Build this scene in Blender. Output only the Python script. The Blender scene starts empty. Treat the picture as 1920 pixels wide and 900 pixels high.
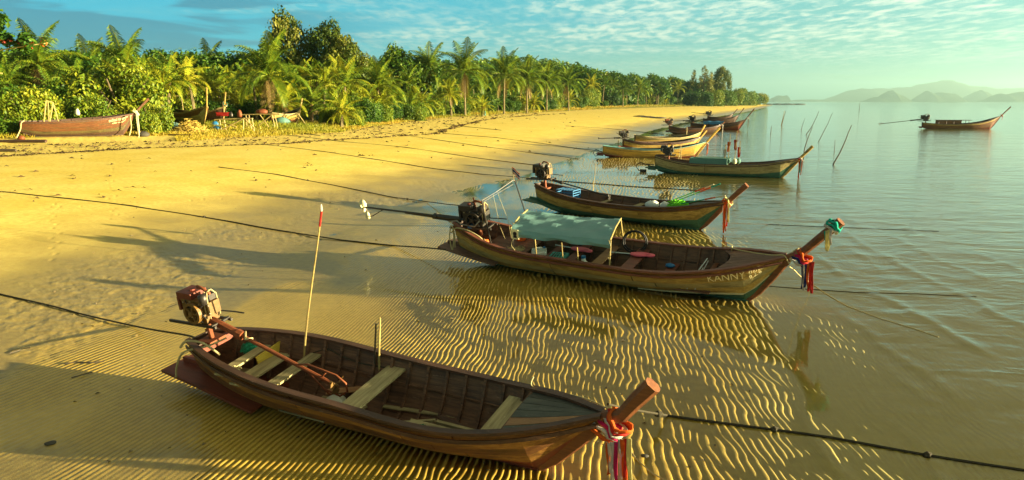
import bpy, math, random
import numpy as np
from mathutils import Vector, Matrix, Quaternion
HAZE = 1.05e-4
R = math.radians
random.seed(7); RNG = np.random.default_rng(11)
S = bpy.context.scene
COL = S.collection
# ------------------------------------------------------------------ camera
CAMH, FPX = 4.4, 1280.0
TH = math.atan(260 / FPX)
cam = bpy.data.cameras.new('camera'); camo = bpy.data.objects.new('camera', cam); COL.objects.link(camo)
cam.sensor_width = 36; cam.lens = 36 * FPX / 1920; cam.clip_start = .1; cam.clip_end = 40000
camo.location = (0, 0, CAMH); camo.rotation_euler = (math.pi / 2 - TH, 0, 0)
S.camera = camo
# ------------------------------------------------------------------ light
SUN_EL, SUN_AZ = R(6.3), R(98)
SDIR = Vector((math.sin(SUN_AZ) * math.cos(SUN_EL), math.cos(SUN_AZ) * math.cos(SUN_EL), math.sin(SUN_EL)))
sun = bpy.data.lights.new('sun', 'SUN'); sun.energy = 5.0; sun.angle = R(.5); sun.color = (1, .83, .50)
suno = bpy.data.objects.new('sun', sun); COL.objects.link(suno)
suno.rotation_euler = SDIR.to_track_quat('Z', 'Y').to_euler()
S.view_settings.view_transform = 'Standard'; S.view_settings.look = 'None'
S.view_settings.exposure = 2.45; S.view_settings.gamma = 1.0
S.cycles.max_bounces = 8; S.cycles.transparent_max_bounces = 12; S.cycles.volume_bounces = 0
S.cycles.diffuse_bounces = 3; S.cycles.glossy_bounces = 3

def nt(mat):
    mat.use_nodes = True; t = mat.node_tree; t.nodes.clear(); return t
class N:
    """tiny node-graph helper"""
    def __init__(s, t): s.t = t
    def n(s, typ, **k):
        nd = s.t.nodes.new(typ)
        for a, v in k.items(): setattr(nd, a, v)
        return nd
    def put(s, sock, v):
        if v is None: return
        if isinstance(v, bpy.types.NodeSocket): s.t.links.new(v, sock)
        elif isinstance(v, bpy.types.Node): s.t.links.new(v.outputs[0], sock)
        elif isinstance(v, (tuple, list)) and sock.type == 'RGBA': sock.default_value = tuple(v) + ((1,) if len(v) == 3 else ())
        else: sock.default_value = v
    def m(s, op, a, b=None, c=None, clamp=False):
        nd = s.n('ShaderNodeMath', operation=op, use_clamp=clamp)
        s.put(nd.inputs[0], a); s.put(nd.inputs[1], b); s.put(nd.inputs[2], c); return nd.outputs[0]
    def vm(s, op, a, b=None):
        nd = s.n('ShaderNodeVectorMath', operation=op); s.put(nd.inputs[0], a); s.put(nd.inputs[1], b); return nd.outputs[0]
    def mix(s, f, a, b, mode='MIX'):
        nd = s.n('ShaderNodeMix', data_type='RGBA', blend_type=mode)
        s.put(nd.inputs[0], f); s.put(nd.inputs[6], a); s.put(nd.inputs[7], b); return nd.outputs[2]
    def ramp(s, f, lo, hi):
        nd = s.n('ShaderNodeMapRange', interpolation_type='SMOOTHSTEP'); s.put(nd.inputs[0], f)
        nd.inputs[1].default_value = lo; nd.inputs[2].default_value = hi; return nd.outputs[0]
    def noise(s, vec, scale, detail=3, rough=.5, dist=0):
        nd = s.n('ShaderNodeTexNoise'); s.put(nd.inputs['Vector'], vec)
        nd.inputs['Scale'].default_value = scale; nd.inputs['Detail'].default_value = detail
        nd.inputs['Roughness'].default_value = rough; nd.inputs['Distortion'].default_value = dist; return nd.outputs[0]
    def mapping(s, vec, scale=(1, 1, 1), rot=(0, 0, 0), loc=(0, 0, 0)):
        nd = s.n('ShaderNodeMapping'); s.put(nd.inputs[0], vec)
        nd.inputs[1].default_value = loc; nd.inputs[2].default_value = rot; nd.inputs[3].default_value = scale; return nd.outputs[0]
    def attr(s, name, out='Fac'): return s.n('ShaderNodeAttribute', attribute_name=name).outputs[out]
    def bump(s, h, strength, dist=.01, nrm=None):
        nd = s.n('ShaderNodeBump'); s.put(nd.inputs['Height'], h); nd.inputs['Strength'].default_value = strength
        nd.inputs['Distance'].default_value = dist
        if nrm is not None: s.put(nd.inputs['Normal'], nrm)
        return nd.outputs[0]

# ------------------------------------------------------------------ sky
W = bpy.data.worlds.new('World'); S.world = W; W.use_nodes = True; W.node_tree.nodes.clear(); g = N(W.node_tree)
sky = g.n('ShaderNodeTexSky', sky_type='NISHITA', sun_disc=False); sky.sun_elevation = SUN_EL; sky.sun_rotation = SUN_AZ
sky.air_density = 1.0; sky.dust_density = 2.0; sky.ozone_density = 1.5
D = g.n('ShaderNodeTexCoord').outputs['Generated']
sep = g.n('ShaderNodeSeparateXYZ'); g.put(sep.inputs[0], D); dx, dy, dz = sep.outputs
el = g.m('MAXIMUM', dz, 0.0)
side = g.ramp(dx, -.62, .55)                                          # away from the sun -> towards it
zen = g.mix(side, (.0, .42, .62), (.03, .38, .44))                   # clear sky low down in the north
hor = g.mix(side, (.0, .44, .60), (.26, .54, .36))
base = g.mix(g.ramp(el, .0, .12), hor, zen)
up = g.mix(g.ramp(dx, -.7, .7), (.13, .145, .10), (.37, .32, .19))      # unseen upper sky, toned to balance the fill light, warmer near the sun
inv = g.m('DIVIDE', 1.0, g.m('ADD', el, .035))
cmb = g.n('ShaderNodeCombineXYZ'); g.put(cmb.inputs[0], g.m('MULTIPLY', dx, inv)); g.put(cmb.inputs[1], g.m('MULTIPLY', dy, inv))
P = cmb.outputs[0]
n1 = g.noise(g.mapping(P, (1.0, .50, 1), (0, 0, R(14))), 6.5, 4, .6, .3)
n2 = g.noise(g.mapping(P, (.18, .5, 1), (0, 0, R(-8))), 1.5, 3, .55, .4)
cm2 = g.n('ShaderNodeCombineXYZ'); g.put(cm2.inputs[0], g.m('MULTIPLY', dx, 2.4)); g.put(cm2.inputs[1], g.m('MULTIPLY', dz, 17.0)); g.put(cm2.inputs[2], g.m('MULTIPLY', dy, 1.2))
n3 = g.noise(cm2.outputs[0], 1.5, 4, .55, .5)
n4 = g.noise(g.mapping(P, (.6, .35, 1), (0, 0, R(40))), 1.1, 3, .5)
cl = g.m('MULTIPLY', g.ramp(g.m('ADD', n1, g.m('MULTIPLY', g.m('SUBTRACT', n4, .5), .5)), .38, .74), g.ramp(g.m('ADD', n2, g.m('MULTIPLY', g.m('ADD', dx, .12), .38)), .36, .60))
cl = g.m('MULTIPLY', cl, g.ramp(el, .015, .09))
veil = g.m('MULTIPLY', g.ramp(g.m('ADD', n2, g.m('MULTIPLY', side, .18)), .45, .75), .55)
ccol = g.mix(side, (.30, .58, .60), (.78, .86, .68))
c = g.mix(veil, base, g.mix(side, (.04, .44, .56), (.18, .50, .46)))
c = g.mix(cl, c, ccol)
bank = g.m('MULTIPLY', g.m('MULTIPLY', g.ramp(n3, .44, .52), g.ramp(dx, -.12, -.38)), g.ramp(el, .015, .05))
c = g.mix(g.m('MULTIPLY', bank, .85), c, (.0, .20, .34))
c = g.mix(g.ramp(el, .135, .27), c, g.mix(g.m('MULTIPLY', g.ramp(n1, .3, .7), .25), up, (.30, .28, .20)))
bg = g.n('ShaderNodeBackground'); bg.inputs[1].default_value = .1
nish = g.vm('MULTIPLY', sky, (.06, .06, .06))
g.put(bg.inputs[0], g.vm('ADD', g.vm('MULTIPLY', c, (2.3, 2.3, 2.3)), nish))
g.t.links.new(bg.outputs[0], g.n('ShaderNodeOutputWorld').inputs[0])

# ------------------------------------------------------------------ geometry helpers
def ground_pt(px, py, z=0.0):
    """where the ray through a pixel of the photograph meets the level z"""
    u, v = (px - 960) / FPX, (py - 450) / FPX
    dy_ = math.cos(TH) - v * math.sin(TH); dz_ = -math.sin(TH) - v * math.cos(TH)
    t = (z - CAMH) / dz_
    return Vector((u * t, dy_ * t, z))
def nrmz(v): return v / (np.linalg.norm(v) + 1e-12)

class MB:
    def __init__(s): s.v = []; s.f = []; s.mi = []; s.cur = 0
    def add(s, vs, fs):
        o = len(s.v); s.v += [tuple(map(float, p)) for p in vs]; s.f += [tuple(o + i for i in f) for f in fs]; s.mi += [s.cur] * len(fs)
        return s
    def box(s, c, sz, rot=None):
        x, y, z = [k / 2 for k in sz]; M = rot.to_matrix() if rot is not None else Matrix.Identity(3)
        vs = [Vector(c) + M @ Vector((sx * x, sy * y, sz_ * z)) for sx in (-1, 1) for sy in (-1, 1) for sz_ in (-1, 1)]
        return s.add(vs, [(0, 1, 3, 2), (4, 6, 7, 5), (0, 4, 5, 1), (2, 3, 7, 6), (0, 2, 6, 4), (1, 5, 7, 3)])
    def beam(s, a, b, w, h, up=(0, 0, 1), w2=None, h2=None):
        a, b = Vector(a), Vector(b); d = (b - a).normalized(); r = d.cross(Vector(up)).normalized(); u = r.cross(d)
        w2 = w2 or w; h2 = h2 or h; vs = []
        for p, ww, hh in ((a, w, h), (b, w2, h2)):
            vs += [p + r * (ww / 2 * i) + u * (hh / 2 * j) for i, j in ((-1, -1), (1, -1), (1, 1), (-1, 1))]
        return s.add(vs, [(3, 2, 1, 0), (4, 5, 6, 7), (0, 1, 5, 4), (1, 2, 6, 5), (2, 3, 7, 6), (3, 0, 4, 7)])
    def tube(s, pts, r, n=6, cap=True):
        pts = [Vector(p) for p in pts]; m = len(pts); rs = r if hasattr(r, '__len__') else [r] * m
        vs = []; fs = []; pu = None
        for i, p in enumerate(pts):
            d = (pts[min(i + 1, m - 1)] - pts[max(i - 1, 0)]).normalized()
            if pu is None: pu = d.orthogonal().normalized()
            u = (pu - d * pu.dot(d)); u = u.normalized() if u.length > 1e-6 else d.orthogonal().normalized(); pu = u; w = d.cross(u)
            vs += [p + (u * math.cos(2 * math.pi * k / n) + w * math.sin(2 * math.pi * k / n)) * rs[i] for k in range(n)]
        for i in range(m - 1):
            for k in range(n):
                k2 = (k + 1) % n; fs.append((i * n + k, i * n + k2, (i + 1) * n + k2, (i + 1) * n + k))
        if cap: fs.append(tuple(range(n))[::-1]); fs.append(tuple((m - 1) * n + k for k in range(n)))
        return s.add(vs, fs)
    def loft(s, rings, close=True, cap=True):
        n = len(rings[0]); fs = []; vs = [p for r in rings for p in r]
        for i in range(len(rings) - 1):
            for k in range(n if close else n - 1):
                k2 = (k + 1) % n; fs.append((i * n + k, i * n + k2, (i + 1) * n + k2, (i + 1) * n + k))
        if cap: fs.append(tuple(range(n))[::-1]); fs.append(tuple((len(rings) - 1) * n + k for k in range(n)))
        return s.add(vs, fs)
    def lathe(s, prof, c=(0, 0, 0), n=12, axis=None):
        q = Vector((0, 0, 1)).rotation_difference(Vector(axis)) if axis is not None else Quaternion()
        rings = [[Vector(c) + q @ Vector((r * math.cos(2 * math.pi * k / n), r * math.sin(2 * math.pi * k / n), z)) for k in range(n)] for r, z in prof]
        return s.loft(rings)
    def build(s, name, mat, parent=None, M=None, smooth=False, kind=None):
        me = bpy.data.meshes.new(name); me.from_pydata(s.v, [], s.f)
        for m_ in (mat if isinstance(mat, (list, tuple)) else [mat]): me.materials.append(m_)
        if any(s.mi): me.polygons.foreach_set('material_index', s.mi)
        if smooth: me.shade_smooth()
        return link(name, me, parent, M, kind)
def link(name, me, parent=None, M=None, kind=None):
    o = bpy.data.objects.new(name, me); COL.objects.link(o)
    if parent is not None: o.parent = parent
    if M is not None:
        if parent is None: o.matrix_world = M
        else: o.matrix_basis = M
    if kind: o['kind'] = kind
    return o
def mesh_np(name, V, Fq, smooth=False, attrs=None, fattr=None, mat=None):
    V = np.asarray(V, np.float32); Fq = np.asarray(Fq, np.int32); k = Fq.shape[1]
    me = bpy.data.meshes.new(name); me.vertices.add(len(V)); me.vertices.foreach_set('co', V.ravel())
    me.loops.add(Fq.size); me.loops.foreach_set('vertex_index', Fq.ravel())
    me.polygons.add(len(Fq)); me.polygons.foreach_set('loop_start', np.arange(0, Fq.size, k, dtype=np.int32))
    me.polygons.foreach_set('use_smooth', np.full(len(Fq), smooth))
    me.update(calc_edges=True)
    for nm, a in (attrs or {}).items():
        at = me.attributes.new(nm, 'FLOAT', 'POINT'); at.data.foreach_set('value', np.asarray(a, np.float32).ravel())
    for nm, a in (fattr or {}).items():
        at = me.attributes.new(nm, 'FLOAT', 'FACE'); at.data.foreach_set('value', np.asarray(a, np.float32).ravel())
    if mat: me.materials.append(mat)
    return me
def tag(o, label, cat, group=None):
    o['label'] = label; o['category'] = cat
    if group: o['group'] = group
    return o
def thing(name, label, cat, M=None, group=None):
    o = bpy.data.objects.new(name, None); COL.objects.link(o); o.empty_display_size = .2
    if M is not None: o.matrix_world = M
    return tag(o, label, cat, group)
def copy_tree(root):
    r = root.copy(); COL.objects.link(r)
    for ch in root.children:
        c = ch.copy(); COL.objects.link(c); c.parent = r
        for g2 in ch.children:
            d = g2.copy(); COL.objects.link(d); d.parent = c
    return r
def hermite(u, uc, bc):
    u = np.asarray(u, float); uc = np.array(uc, float); bc = np.array(bc, float); m = np.gradient(bc, uc)
    i = np.clip(np.searchsorted(uc, u, side='right') - 1, 0, len(uc) - 2); h = uc[i + 1] - uc[i]; t = (u - uc[i]) / h
    return (2*t**3-3*t**2+1)*bc[i] + (t**3-2*t**2+t)*h*m[i] + (-2*t**3+3*t**2)*bc[i+1] + (t**3-t**2)*h*m[i+1]
_lat = RNG.random((256, 256))
def vnoise(x, y):
    xi = np.floor(x).astype(int); yi = np.floor(y).astype(int); fx = x - xi; fy = y - yi
    fx = fx*fx*fx*(fx*(fx*6-15)+10); fy = fy*fy*fy*(fy*(fy*6-15)+10)
    a = _lat[xi & 255, yi & 255]; b = _lat[(xi+1) & 255, yi & 255]; c_ = _lat[xi & 255, (yi+1) & 255]; d = _lat[(xi+1) & 255, (yi+1) & 255]
    return (a*(1-fx)+b*fx)*(1-fy)+(c_*(1-fx)+d*fx)*fy - .5
def fbm(x, y, o=3):
    r = 0; a = 1
    for i in range(o): r = r + a*vnoise(x*2**i+17.3*i, y*2**i+5.1*i); a *= .5
    return r
def sstep(x, a, b):
    t = np.clip((x-a)/(b-a), 0, 1); return t*t*(3-2*t)

# ------------------------------------------------------------------ terrain
SHY = [-60, 5, 12.5, 20, 28.7, 38, 72, 104, 164, 338, 820, 880, 1000, 1400, 2000]
SHX = [-22, -10.5, -9.4, -8.2, -6.4, -1.8, 9.6, 19.6, 42, 116, 307, 285, 180, -300, -900]
XEY = [-60, 5, 7.4, 12.2, 27, 41, 60, 72]; XEX = [-6, 2.8, 3.4, 4.9, 6.4, 10.0, 9.4, 11.6]
VGY = [-60, 20, 45, 52, 59, 64, 70, 93, 126, 176, 235, 392, 504, 780, 900, 2000]
VGX = [-60, -46, -34, -27, -24, -20.5, -17.6, -16, -12, 5.5, 26, 98, 154, 280, 230, -1200]
def shore(Y): return np.interp(Y, SHY, SHX)
def veg(Y): return np.interp(Y, VGY, VGX)
def flat_edge(Y):
    return np.where(Y > 66, shore(Y) + 2.0, np.interp(Y, XEY, XEX))
def base_z(X, Y):
    d = (shore(Y) - X) * .94 + 1.1*fbm(X*.12+3, Y*.12, 2)
    s = np.maximum(d + 1.2, 0)
    z = 1.75 * (1 - np.exp(-s*s/(s+1.2)/16))
    e = np.maximum(X - flat_edge(Y), 0)
    z = z - .0065*sstep(e+1.5*fbm(X*.6, Y*.45+4, 3), -1.2, 2.8) - .0045*np.maximum(e-1, 0) - .0009*np.minimum(e, 60)**2*.5
    z = np.maximum(z, -3.5)
    z = z + .0045*sstep(-1.0-X, 0, 4)*sstep(d, -12, -3)*sstep(70-Y, 0, 20)
    dv = (veg(Y) - X)
    z = z + .55*sstep(dv, 0, 14) + .0045*np.clip(dv, 0, 300)
    z = z + 30*np.exp(-((X-10)/95)**2-((Y-640)/130)**2)*sstep(dv, 40, 120)
    z = z + 15*np.exp(-((X+60)/110)**2-((Y-420)/100)**2)*sstep(dv, 40, 120)
    return z
def ripples(X, Y):
    d = (shore(Y) - X) * .94; e = X - flat_edge(Y)
    q = sstep(X, -6.5, 1.5)                               # straight near the beach, braided to seaward
    far = sstep(Y, 13.5, 19)
    w = .22*fbm(X*.35, Y*.30, 2)*(.5+1.0*q) + .10*fbm(X*.95+70, Y*.6, 2)*(.2+q) + .060*fbm(X*1.7+9, Y*1.1, 2)*(.2+1.4*q) + .035*vnoise(X*3.6, Y*2.4)*(.05+1.1*q) + .016*vnoise(X*8, Y*5)*q
    al = R(20) - R(13)*q
    def wave(lam, w_, o, da=0.):
        an = R(14)+da
        ph = 2*np.pi*(X*math.cos(an) - Y*np.sin(al+da) + w_)/lam + o
        return np.sin(ph)
    cut = .45+.9*sstep(vnoise(X*4.0+30, Y*2.6+11)+.35*vnoise(X*9, Y*6), -.36, .0)   # crests end and start again
    near_ = wave(.112, w, 0.)*(1-.22*q) + q*(.33*wave(.128, w*1.2+.3, 1.3, R(9)) + .27*wave(.098, w*.8, 2.1, R(-12)))
    far_ = wave(.165, w*1.5, 1.)*.8 + .28*wave(.19, w*1.2, 2., R(9)) + .2*wave(.14, w, 0., R(-11))
    h = near_*(1-far) + far_*far; h = np.tanh(h*1.25)*.95 + .12*h
    amp = .0060 * (.85+.8*vnoise(X*1.1+40, Y*.6+7)) * (1-q+q*cut) * (1+.25*far) * (1.0+.15*q)
    mask = sstep(-d, .3, 1.8) * (.35+.65*sstep(-e+2.2*fbm(X*.6, Y*.4+20, 3), -3.4, 1.2))
    patch = sstep(fbm(X*.42+50, Y*.28+3, 2), -.16, .06); near = sstep(-d, .5, 7.0)
    mask = np.maximum(mask, 1.25*sstep(e, -.6, 1.0)*sstep(9-e, 0, 6)*(.25+.75*sstep(fbm(X*.5, Y*.3+9, 2), -.25, .2))) * np.clip(patch*1. + near*1.25*(.12+sstep(fbm(X*.30, Y*.25+60, 3)+.8*sstep(X, -4.5, -1), -.18, .10)), 0, 1)
    return (h*amp + .0004 - .0011*sstep(X, -4, 0)) * mask * sstep(70-Y, 0, 15), mask
SWELL = [(5.35, 13.5, .95), (6.2, 12, .8), (6.9, 16, .8), (7.6, 18, .85), (8.3, 24, 1.0), (9.2, 26, .8), (10.1, 32, .9), (11.2, 34, .7), (12.4, 42, .8), (4.4, 10.5, .8)]
def swell(X, Y, wdt=.07, dx_=0.):
    h = np.zeros_like(X)
    for i, (x0, ym, a) in enumerate(SWELL):
        xc = x0 + .10*(Y-10)*(i*.12+.3) + .55*vnoise(Y*.33+i*7.7, Y*0+i) + .22*vnoise(Y*1.1, Y*0+i*3.3) + .07*vnoise(Y*3.1, Y*0+i*2.3) + dx_
        al_ = sstep(vnoise(Y*.35+i*13.1, Y*0+4.+i)+.30, .0, .35)*sstep(ym-Y, 0, ym*.3)
        h = h + a*al_*np.exp(-((X-xc)/wdt)**2)
    return h
def fan(umax, ndense, rows):
    ud = np.linspace(-umax, umax, ndense); uo = umax + np.array([.02, .05, .1, .18, .3, .5, .8, 1.3, 2.2, 4.0])
    return np.concatenate([-uo[::-1], ud, uo])
def sheet(us, rows):
    Yv = np.array(rows); sc = np.maximum(Yv, 8.0) + .0*Yv
    X = us[None, :]*sc[:, None]; Y = np.repeat(Yv[:, None], len(us), 1); return X, Y
def grid_faces(nr, nc):
    i = np.arange(nr-1)[:, None]*nc + np.arange(nc-1)[None, :]
    return np.stack([i, i+1, i+nc+1, i+nc], -1).reshape(-1, 4)
q = np.linspace(1/6.9, 1/75., 560); rows = list(1/q)
pre = [-60, -40, -25, -14, -8, -4, -1, 1.5, 3.5, 5, 6, 6.5]
post = list(np.geomspace(78, 2200, 90))
rows = pre + rows + post
us = fan(.86, 1330, rows)
X, Y = sheet(us, rows)
Zb = base_z(X, Y); rp, rmask = ripples(X, Y)
dsh = (shore(Y) - X)*.94
und = .0020*fbm(X*.8, Y*.55, 3)*sstep(-dsh, -.5, 1.5)*sstep(60-Y, 0, 20)
rough = (fbm(X*5.5, Y*5.5, 3)*.018)*sstep(dsh, -2.2, -.6)*(1-sstep(dsh, 1.0, 3.5))*sstep(fbm(X*.6+8, Y*.5, 2), -.05, .15)
lit_up = (fbm(X*2.2, Y*2.2, 3)*.022)*sstep((X-veg(Y)), 11, 7)*sstep(X-veg(Y), -30, -20)*(Y < 400)
veget = sstep(veg(Y)-X-6*sstep(62-Y, 0, 8), -1.0, .6)
debris = sstep((X-veg(Y)) + 1.5*fbm(X*.3, Y*.3, 2), 10.0, 8.0)
Z = Zb + rp + und + rough*(Y < 80) + lit_up + .012*swell(X, Y, .06, .04) + .004*sstep(X-flat_edge(Y), -.5, 1.5)*fbm(X*2.2, Y*.5+33, 3)  # sand ridges added along the swell lines so they show as sunlit streaks
Z = np.maximum(Z, np.where(sw_ > .25, -.026+.0235*sw_, -9)) if 0 else Z
def dents(pts, r, dpt):
    global Z
    for x, y in pts:
        j0, j1 = np.searchsorted(rows, y-.3), np.searchsorted(rows, y+.3)
        sl = slice(max(j0-1, 0), j1+1); d2 = (X[sl]-x)**2+((Y[sl]-y)/1.5)**2; Z[sl] += dpt*(-np.exp(-d2/r**2)+.35*np.exp(-d2/(2.6*r*r)))
def trail(a, b, n, r=.06, dpt=.022):
    a, b = np.array(a), np.array(b); d = (b-a)/n; pr = np.array([d[1], -d[0]])/np.hypot(*d)*.09; rg_ = np.random.default_rng(n)
    dents([tuple(a+d*i+pr*(1 if i % 2 else -1)+rg_.normal(size=2)*.03) for i in range(n)], r, dpt)
trail((-3.7, 18.6), (-2.4, 16.4), 13, .05, .018)
for a_, b_, n_ in (((-16, 24), (-6, 33), 22), ((-20, 34), (-13, 22), 20), ((-14, 40), (2, 62), 34), ((-12, 17.5), (-17, 25), 14), ((-24, 36), (-8, 48), 26), ((-10.5, 14), (-9, 19), 9)): trail(a_, b_, n_)
# gouge under the hulls so that water darkens there is real: none (hulls sit on the sand)
def sand_mat():
    m_ = bpy.data.materials.new('sand'); t = nt(m_); g = N(t)
    co = g.n('ShaderNodeNewGeometry').outputs['Position']; d = g.attr('dshore'); v = g.attr('veg'); db = g.attr('debris')
    n = g.noise(co, .5, 4); n_ = g.noise(co, 6, 4); nf = g.noise(co, 60, 2)
    dry = g.mix(g.ramp(n, .3, .7), (.76, .57, .105), (.84, .66, .16))
    dry = g.mix(g.m('MULTIPLY', g.ramp(n_, .35, .75), .5), dry, (.52, .35, .06))
    wet = g.mix(g.ramp(n_, .3, .7), (.23, .17, .050), (.31, .23, .065))
    rip = g.mix(g.ramp(n_, .3, .7), (.46, .31, .052), (.55, .38, .068))
    dd = g.m('ADD', d, g.m('MULTIPLY', g.m('SUBTRACT', n, .5), 5.0))
    fdry = g.ramp(dd, .2, 8.5)
    c = g.mix(fdry, g.mix(g.attr('sea'), g.mix(g.attr('rip'), wet, rip), g.mix(n_, (.50, .40, .10), (.66, .53, .15))), dry)  # seabed colour lightened to make up for sunlight lost at the surface
    # trampled, littered sand above the tide line
    spk = g.m('MULTIPLY', g.m('GREATER_THAN', g.noise(co, 9, 3, .7), .67), db)
    c = g.mix(g.m('MULTIPLY', db, .6), c, g.mix(g.ramp(n_, .4, .6), (.82, .64, .17), (.70, .50, .11)))
    c = g.mix(g.m('MULTIPLY', spk, .8), c, (.10, .07, .03))
    gr = g.mix(g.ramp(g.noise(co, 1.3, 4), .4, .62), (.15, .20, .03), (.42, .30, .05))
    c = g.mix(v, c, gr)
    b = g.n('ShaderNodeBsdfPrincipled'); g.put(b.inputs['Base Color'], c)
    g.put(b.inputs['Roughness'], g.m('ADD', .30, g.m('MULTIPLY', fdry, .6)))
    g.put(b.inputs['Specular IOR Level'], g.m('SUBTRACT', .5, g.m('MULTIPLY', fdry, .42)))
    g.put(b.inputs['Normal'], g.bump(g.m('ADD', g.m('MULTIPLY', n_, .6), g.m('MULTIPLY', nf, .25)), .22, .03))
    t.links.new(b.outputs[0], g.n('ShaderNodeOutputMaterial').inputs[0]); return m_
me = mesh_np('sand_ground', np.stack([X, Y, Z], -1).reshape(-1, 3), grid_faces(*X.shape), True,
             dict(sea=sstep(X-flat_edge(Y), -1.5, 1.0)*sstep(-dsh, 0, 2), dshore=dsh, veg=veget, debris=debris*(1-veget), rip=rmask), mat=sand_mat())
link('sand_ground', me, kind='structure')
def gz(x, y): return float(base_z(np.array([x]), np.array([y]))[0])
def terrain_pt(px, py, dz=0.):
    z = 0.
    for _ in range(12):
        p = ground_pt(px, py, z + dz)
        z = .5*z + .5*max(gz(p.x, p.y), -.3)
    return ground_pt(px, py, z + dz)

# ------------------------------------------------------------------ water
def water_mat():
    m_ = bpy.data.materials.new('sea_water'); t = nt(m_); g = N(t)
    co = g.n('ShaderNodeNewGeometry').outputs['Position']; dep = g.attr('depth')
    fl = g.attr('open')
    a = g.noise(g.mapping(co, (.55, 1.0, 1), (0, 0, R(-24))), 1.1, 3, .55, .4)
    b_ = g.noise(g.mapping(co, (.7, 1.2, 1), (0, 0, R(-35))), 4.5, 3, .55, .3)
    c_ = g.noise(g.mapping(co, (1, 1, 1), (0, 0, R(10))), 22, 2, .5)
    big = g.noise(g.mapping(co, (.5, 1.0, 1), (0, 0, R(-20))), .25, 3, .5)
    h = g.m('ADD', g.m('MULTIPLY', a, .075), g.m('ADD', g.m('MULTIPLY', b_, .012), g.m('MULTIPLY', c_, .0018)))
    h = g.m('ADD', h, g.m('MULTIPLY', big, .10))
    h = g.m('MULTIPLY', h, fl)
    h = g.m('ADD', h, g.m('MULTIPLY', c_, .0004))
    nrm = g.bump(h, .8, 1.0)
    fr = g.n('ShaderNodeFresnel'); fr.inputs['IOR'].default_value = 1.33; g.put(fr.inputs['Normal'], nrm)
    gl = g.n('ShaderNodeBsdfGlossy'); gl.inputs['Roughness'].default_value = .04; gl.inputs[0].default_value = (1, 1, 1, 1); g.put(gl.inputs['Normal'], nrm)
    tr = g.n('ShaderNodeBsdfTransparent'); tr.inputs[0].default_value = (.93, .96, .88, 1)
    mu = g.n('ShaderNodeBsdfDiffuse'); g.put(mu.inputs[0], g.mix(g.ramp(dep, .2, 2.5), (.36, .33, .10), (.08, .23, .16)))
    k = g.m('SUBTRACT', 1.0, g.m('POWER', 2.718, g.m('MULTIPLY', dep, -1.3)))
    s1 = g.n('ShaderNodeMixShader'); g.put(s1.inputs[0], k); t.links.new(tr.outputs[0], s1.inputs[1]); t.links.new(mu.outputs[0], s1.inputs[2])
    s2 = g.n('ShaderNodeMixShader'); g.put(s2.inputs[0], fr); t.links.new(s1.outputs[0], s2.inputs[1]); t.links.new(gl.outputs[0], s2.inputs[2])
    t.links.new(s2.outputs[0], g.n('ShaderNodeOutputMaterial').inputs[0]); return m_
wr = list(pre) + list(1/np.linspace(1/6.9, 1/75., 200)) + list(np.geomspace(78, 13000, 64))
wus = fan(.86, 800, wr); X, Y = sheet(wus, wr); X = np.clip(X, -12000, 12000)
opn = sstep(X-flat_edge(Y), -.2, 3.5)
# low swell lines running in over the shallows (real relief)
e = X - flat_edge(Y)
swl = (X*math.cos(R(36)) + Y*math.sin(R(36))*.0 + 0)
Zw = .022*swell(X, Y, .13, -.05)*sstep(X-flat_edge(Y), -.4, .4)
dep = np.maximum(-base_z(X, Y), 0)
me = mesh_np('sea_water', np.stack([X, Y, Zw], -1).reshape(-1, 3), grid_faces(*X.shape), True, dict(depth=dep, open=opn), mat=water_mat())
link('sea_water', me, kind='structure')


# ------------------------------------------------------------------ materials
def mat_plain(name, col, rough=.6, spec=.3, metal=0., vary=.15, scale=8., bump=.15, trans=0., coat=0.):
    m_ = bpy.data.materials.new(name); t = nt(m_); g = N(t)
    co = g.n('ShaderNodeTexCoord').outputs['Object']; r_ = g.n('ShaderNodeObjectInfo').outputs['Random']
    n = g.noise(co, scale, 4, .6); k = g.m('ADD', 1 - vary, g.m('MULTIPLY', g.m('ADD', n, g.m('MULTIPLY', r_, .25)), 1.6*vary))
    c = g.vm('MULTIPLY', tuple(col), g.n('ShaderNodeCombineXYZ').outputs[0]); cx = c.node.inputs[1].links[0].from_node
    for i in range(3): g.put(cx.inputs[i], k)
    b = g.n('ShaderNodeBsdfPrincipled'); g.put(b.inputs['Base Color'], c); b.inputs['Roughness'].default_value = rough
    b.inputs['Specular IOR Level'].default_value = spec; b.inputs['Metallic'].default_value = metal
    b.inputs['Coat Weight'].default_value = coat
    g.put(b.inputs['Normal'], g.bump(n, bump, .02))
    out = g.n('ShaderNodeOutputMaterial')
    if trans:
        tl = g.n('ShaderNodeBsdfTranslucent'); g.put(tl.inputs[0], c); ms = g.n('ShaderNodeMixShader'); ms.inputs[0].default_value = trans
        t.links.new(b.outputs[0], ms.inputs[1]); t.links.new(tl.outputs[0], ms.inputs[2]); t.links.new(ms.outputs[0], out.inputs[0])
    else: t.links.new(b.outputs[0], out.inputs[0])
    return m_
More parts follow.
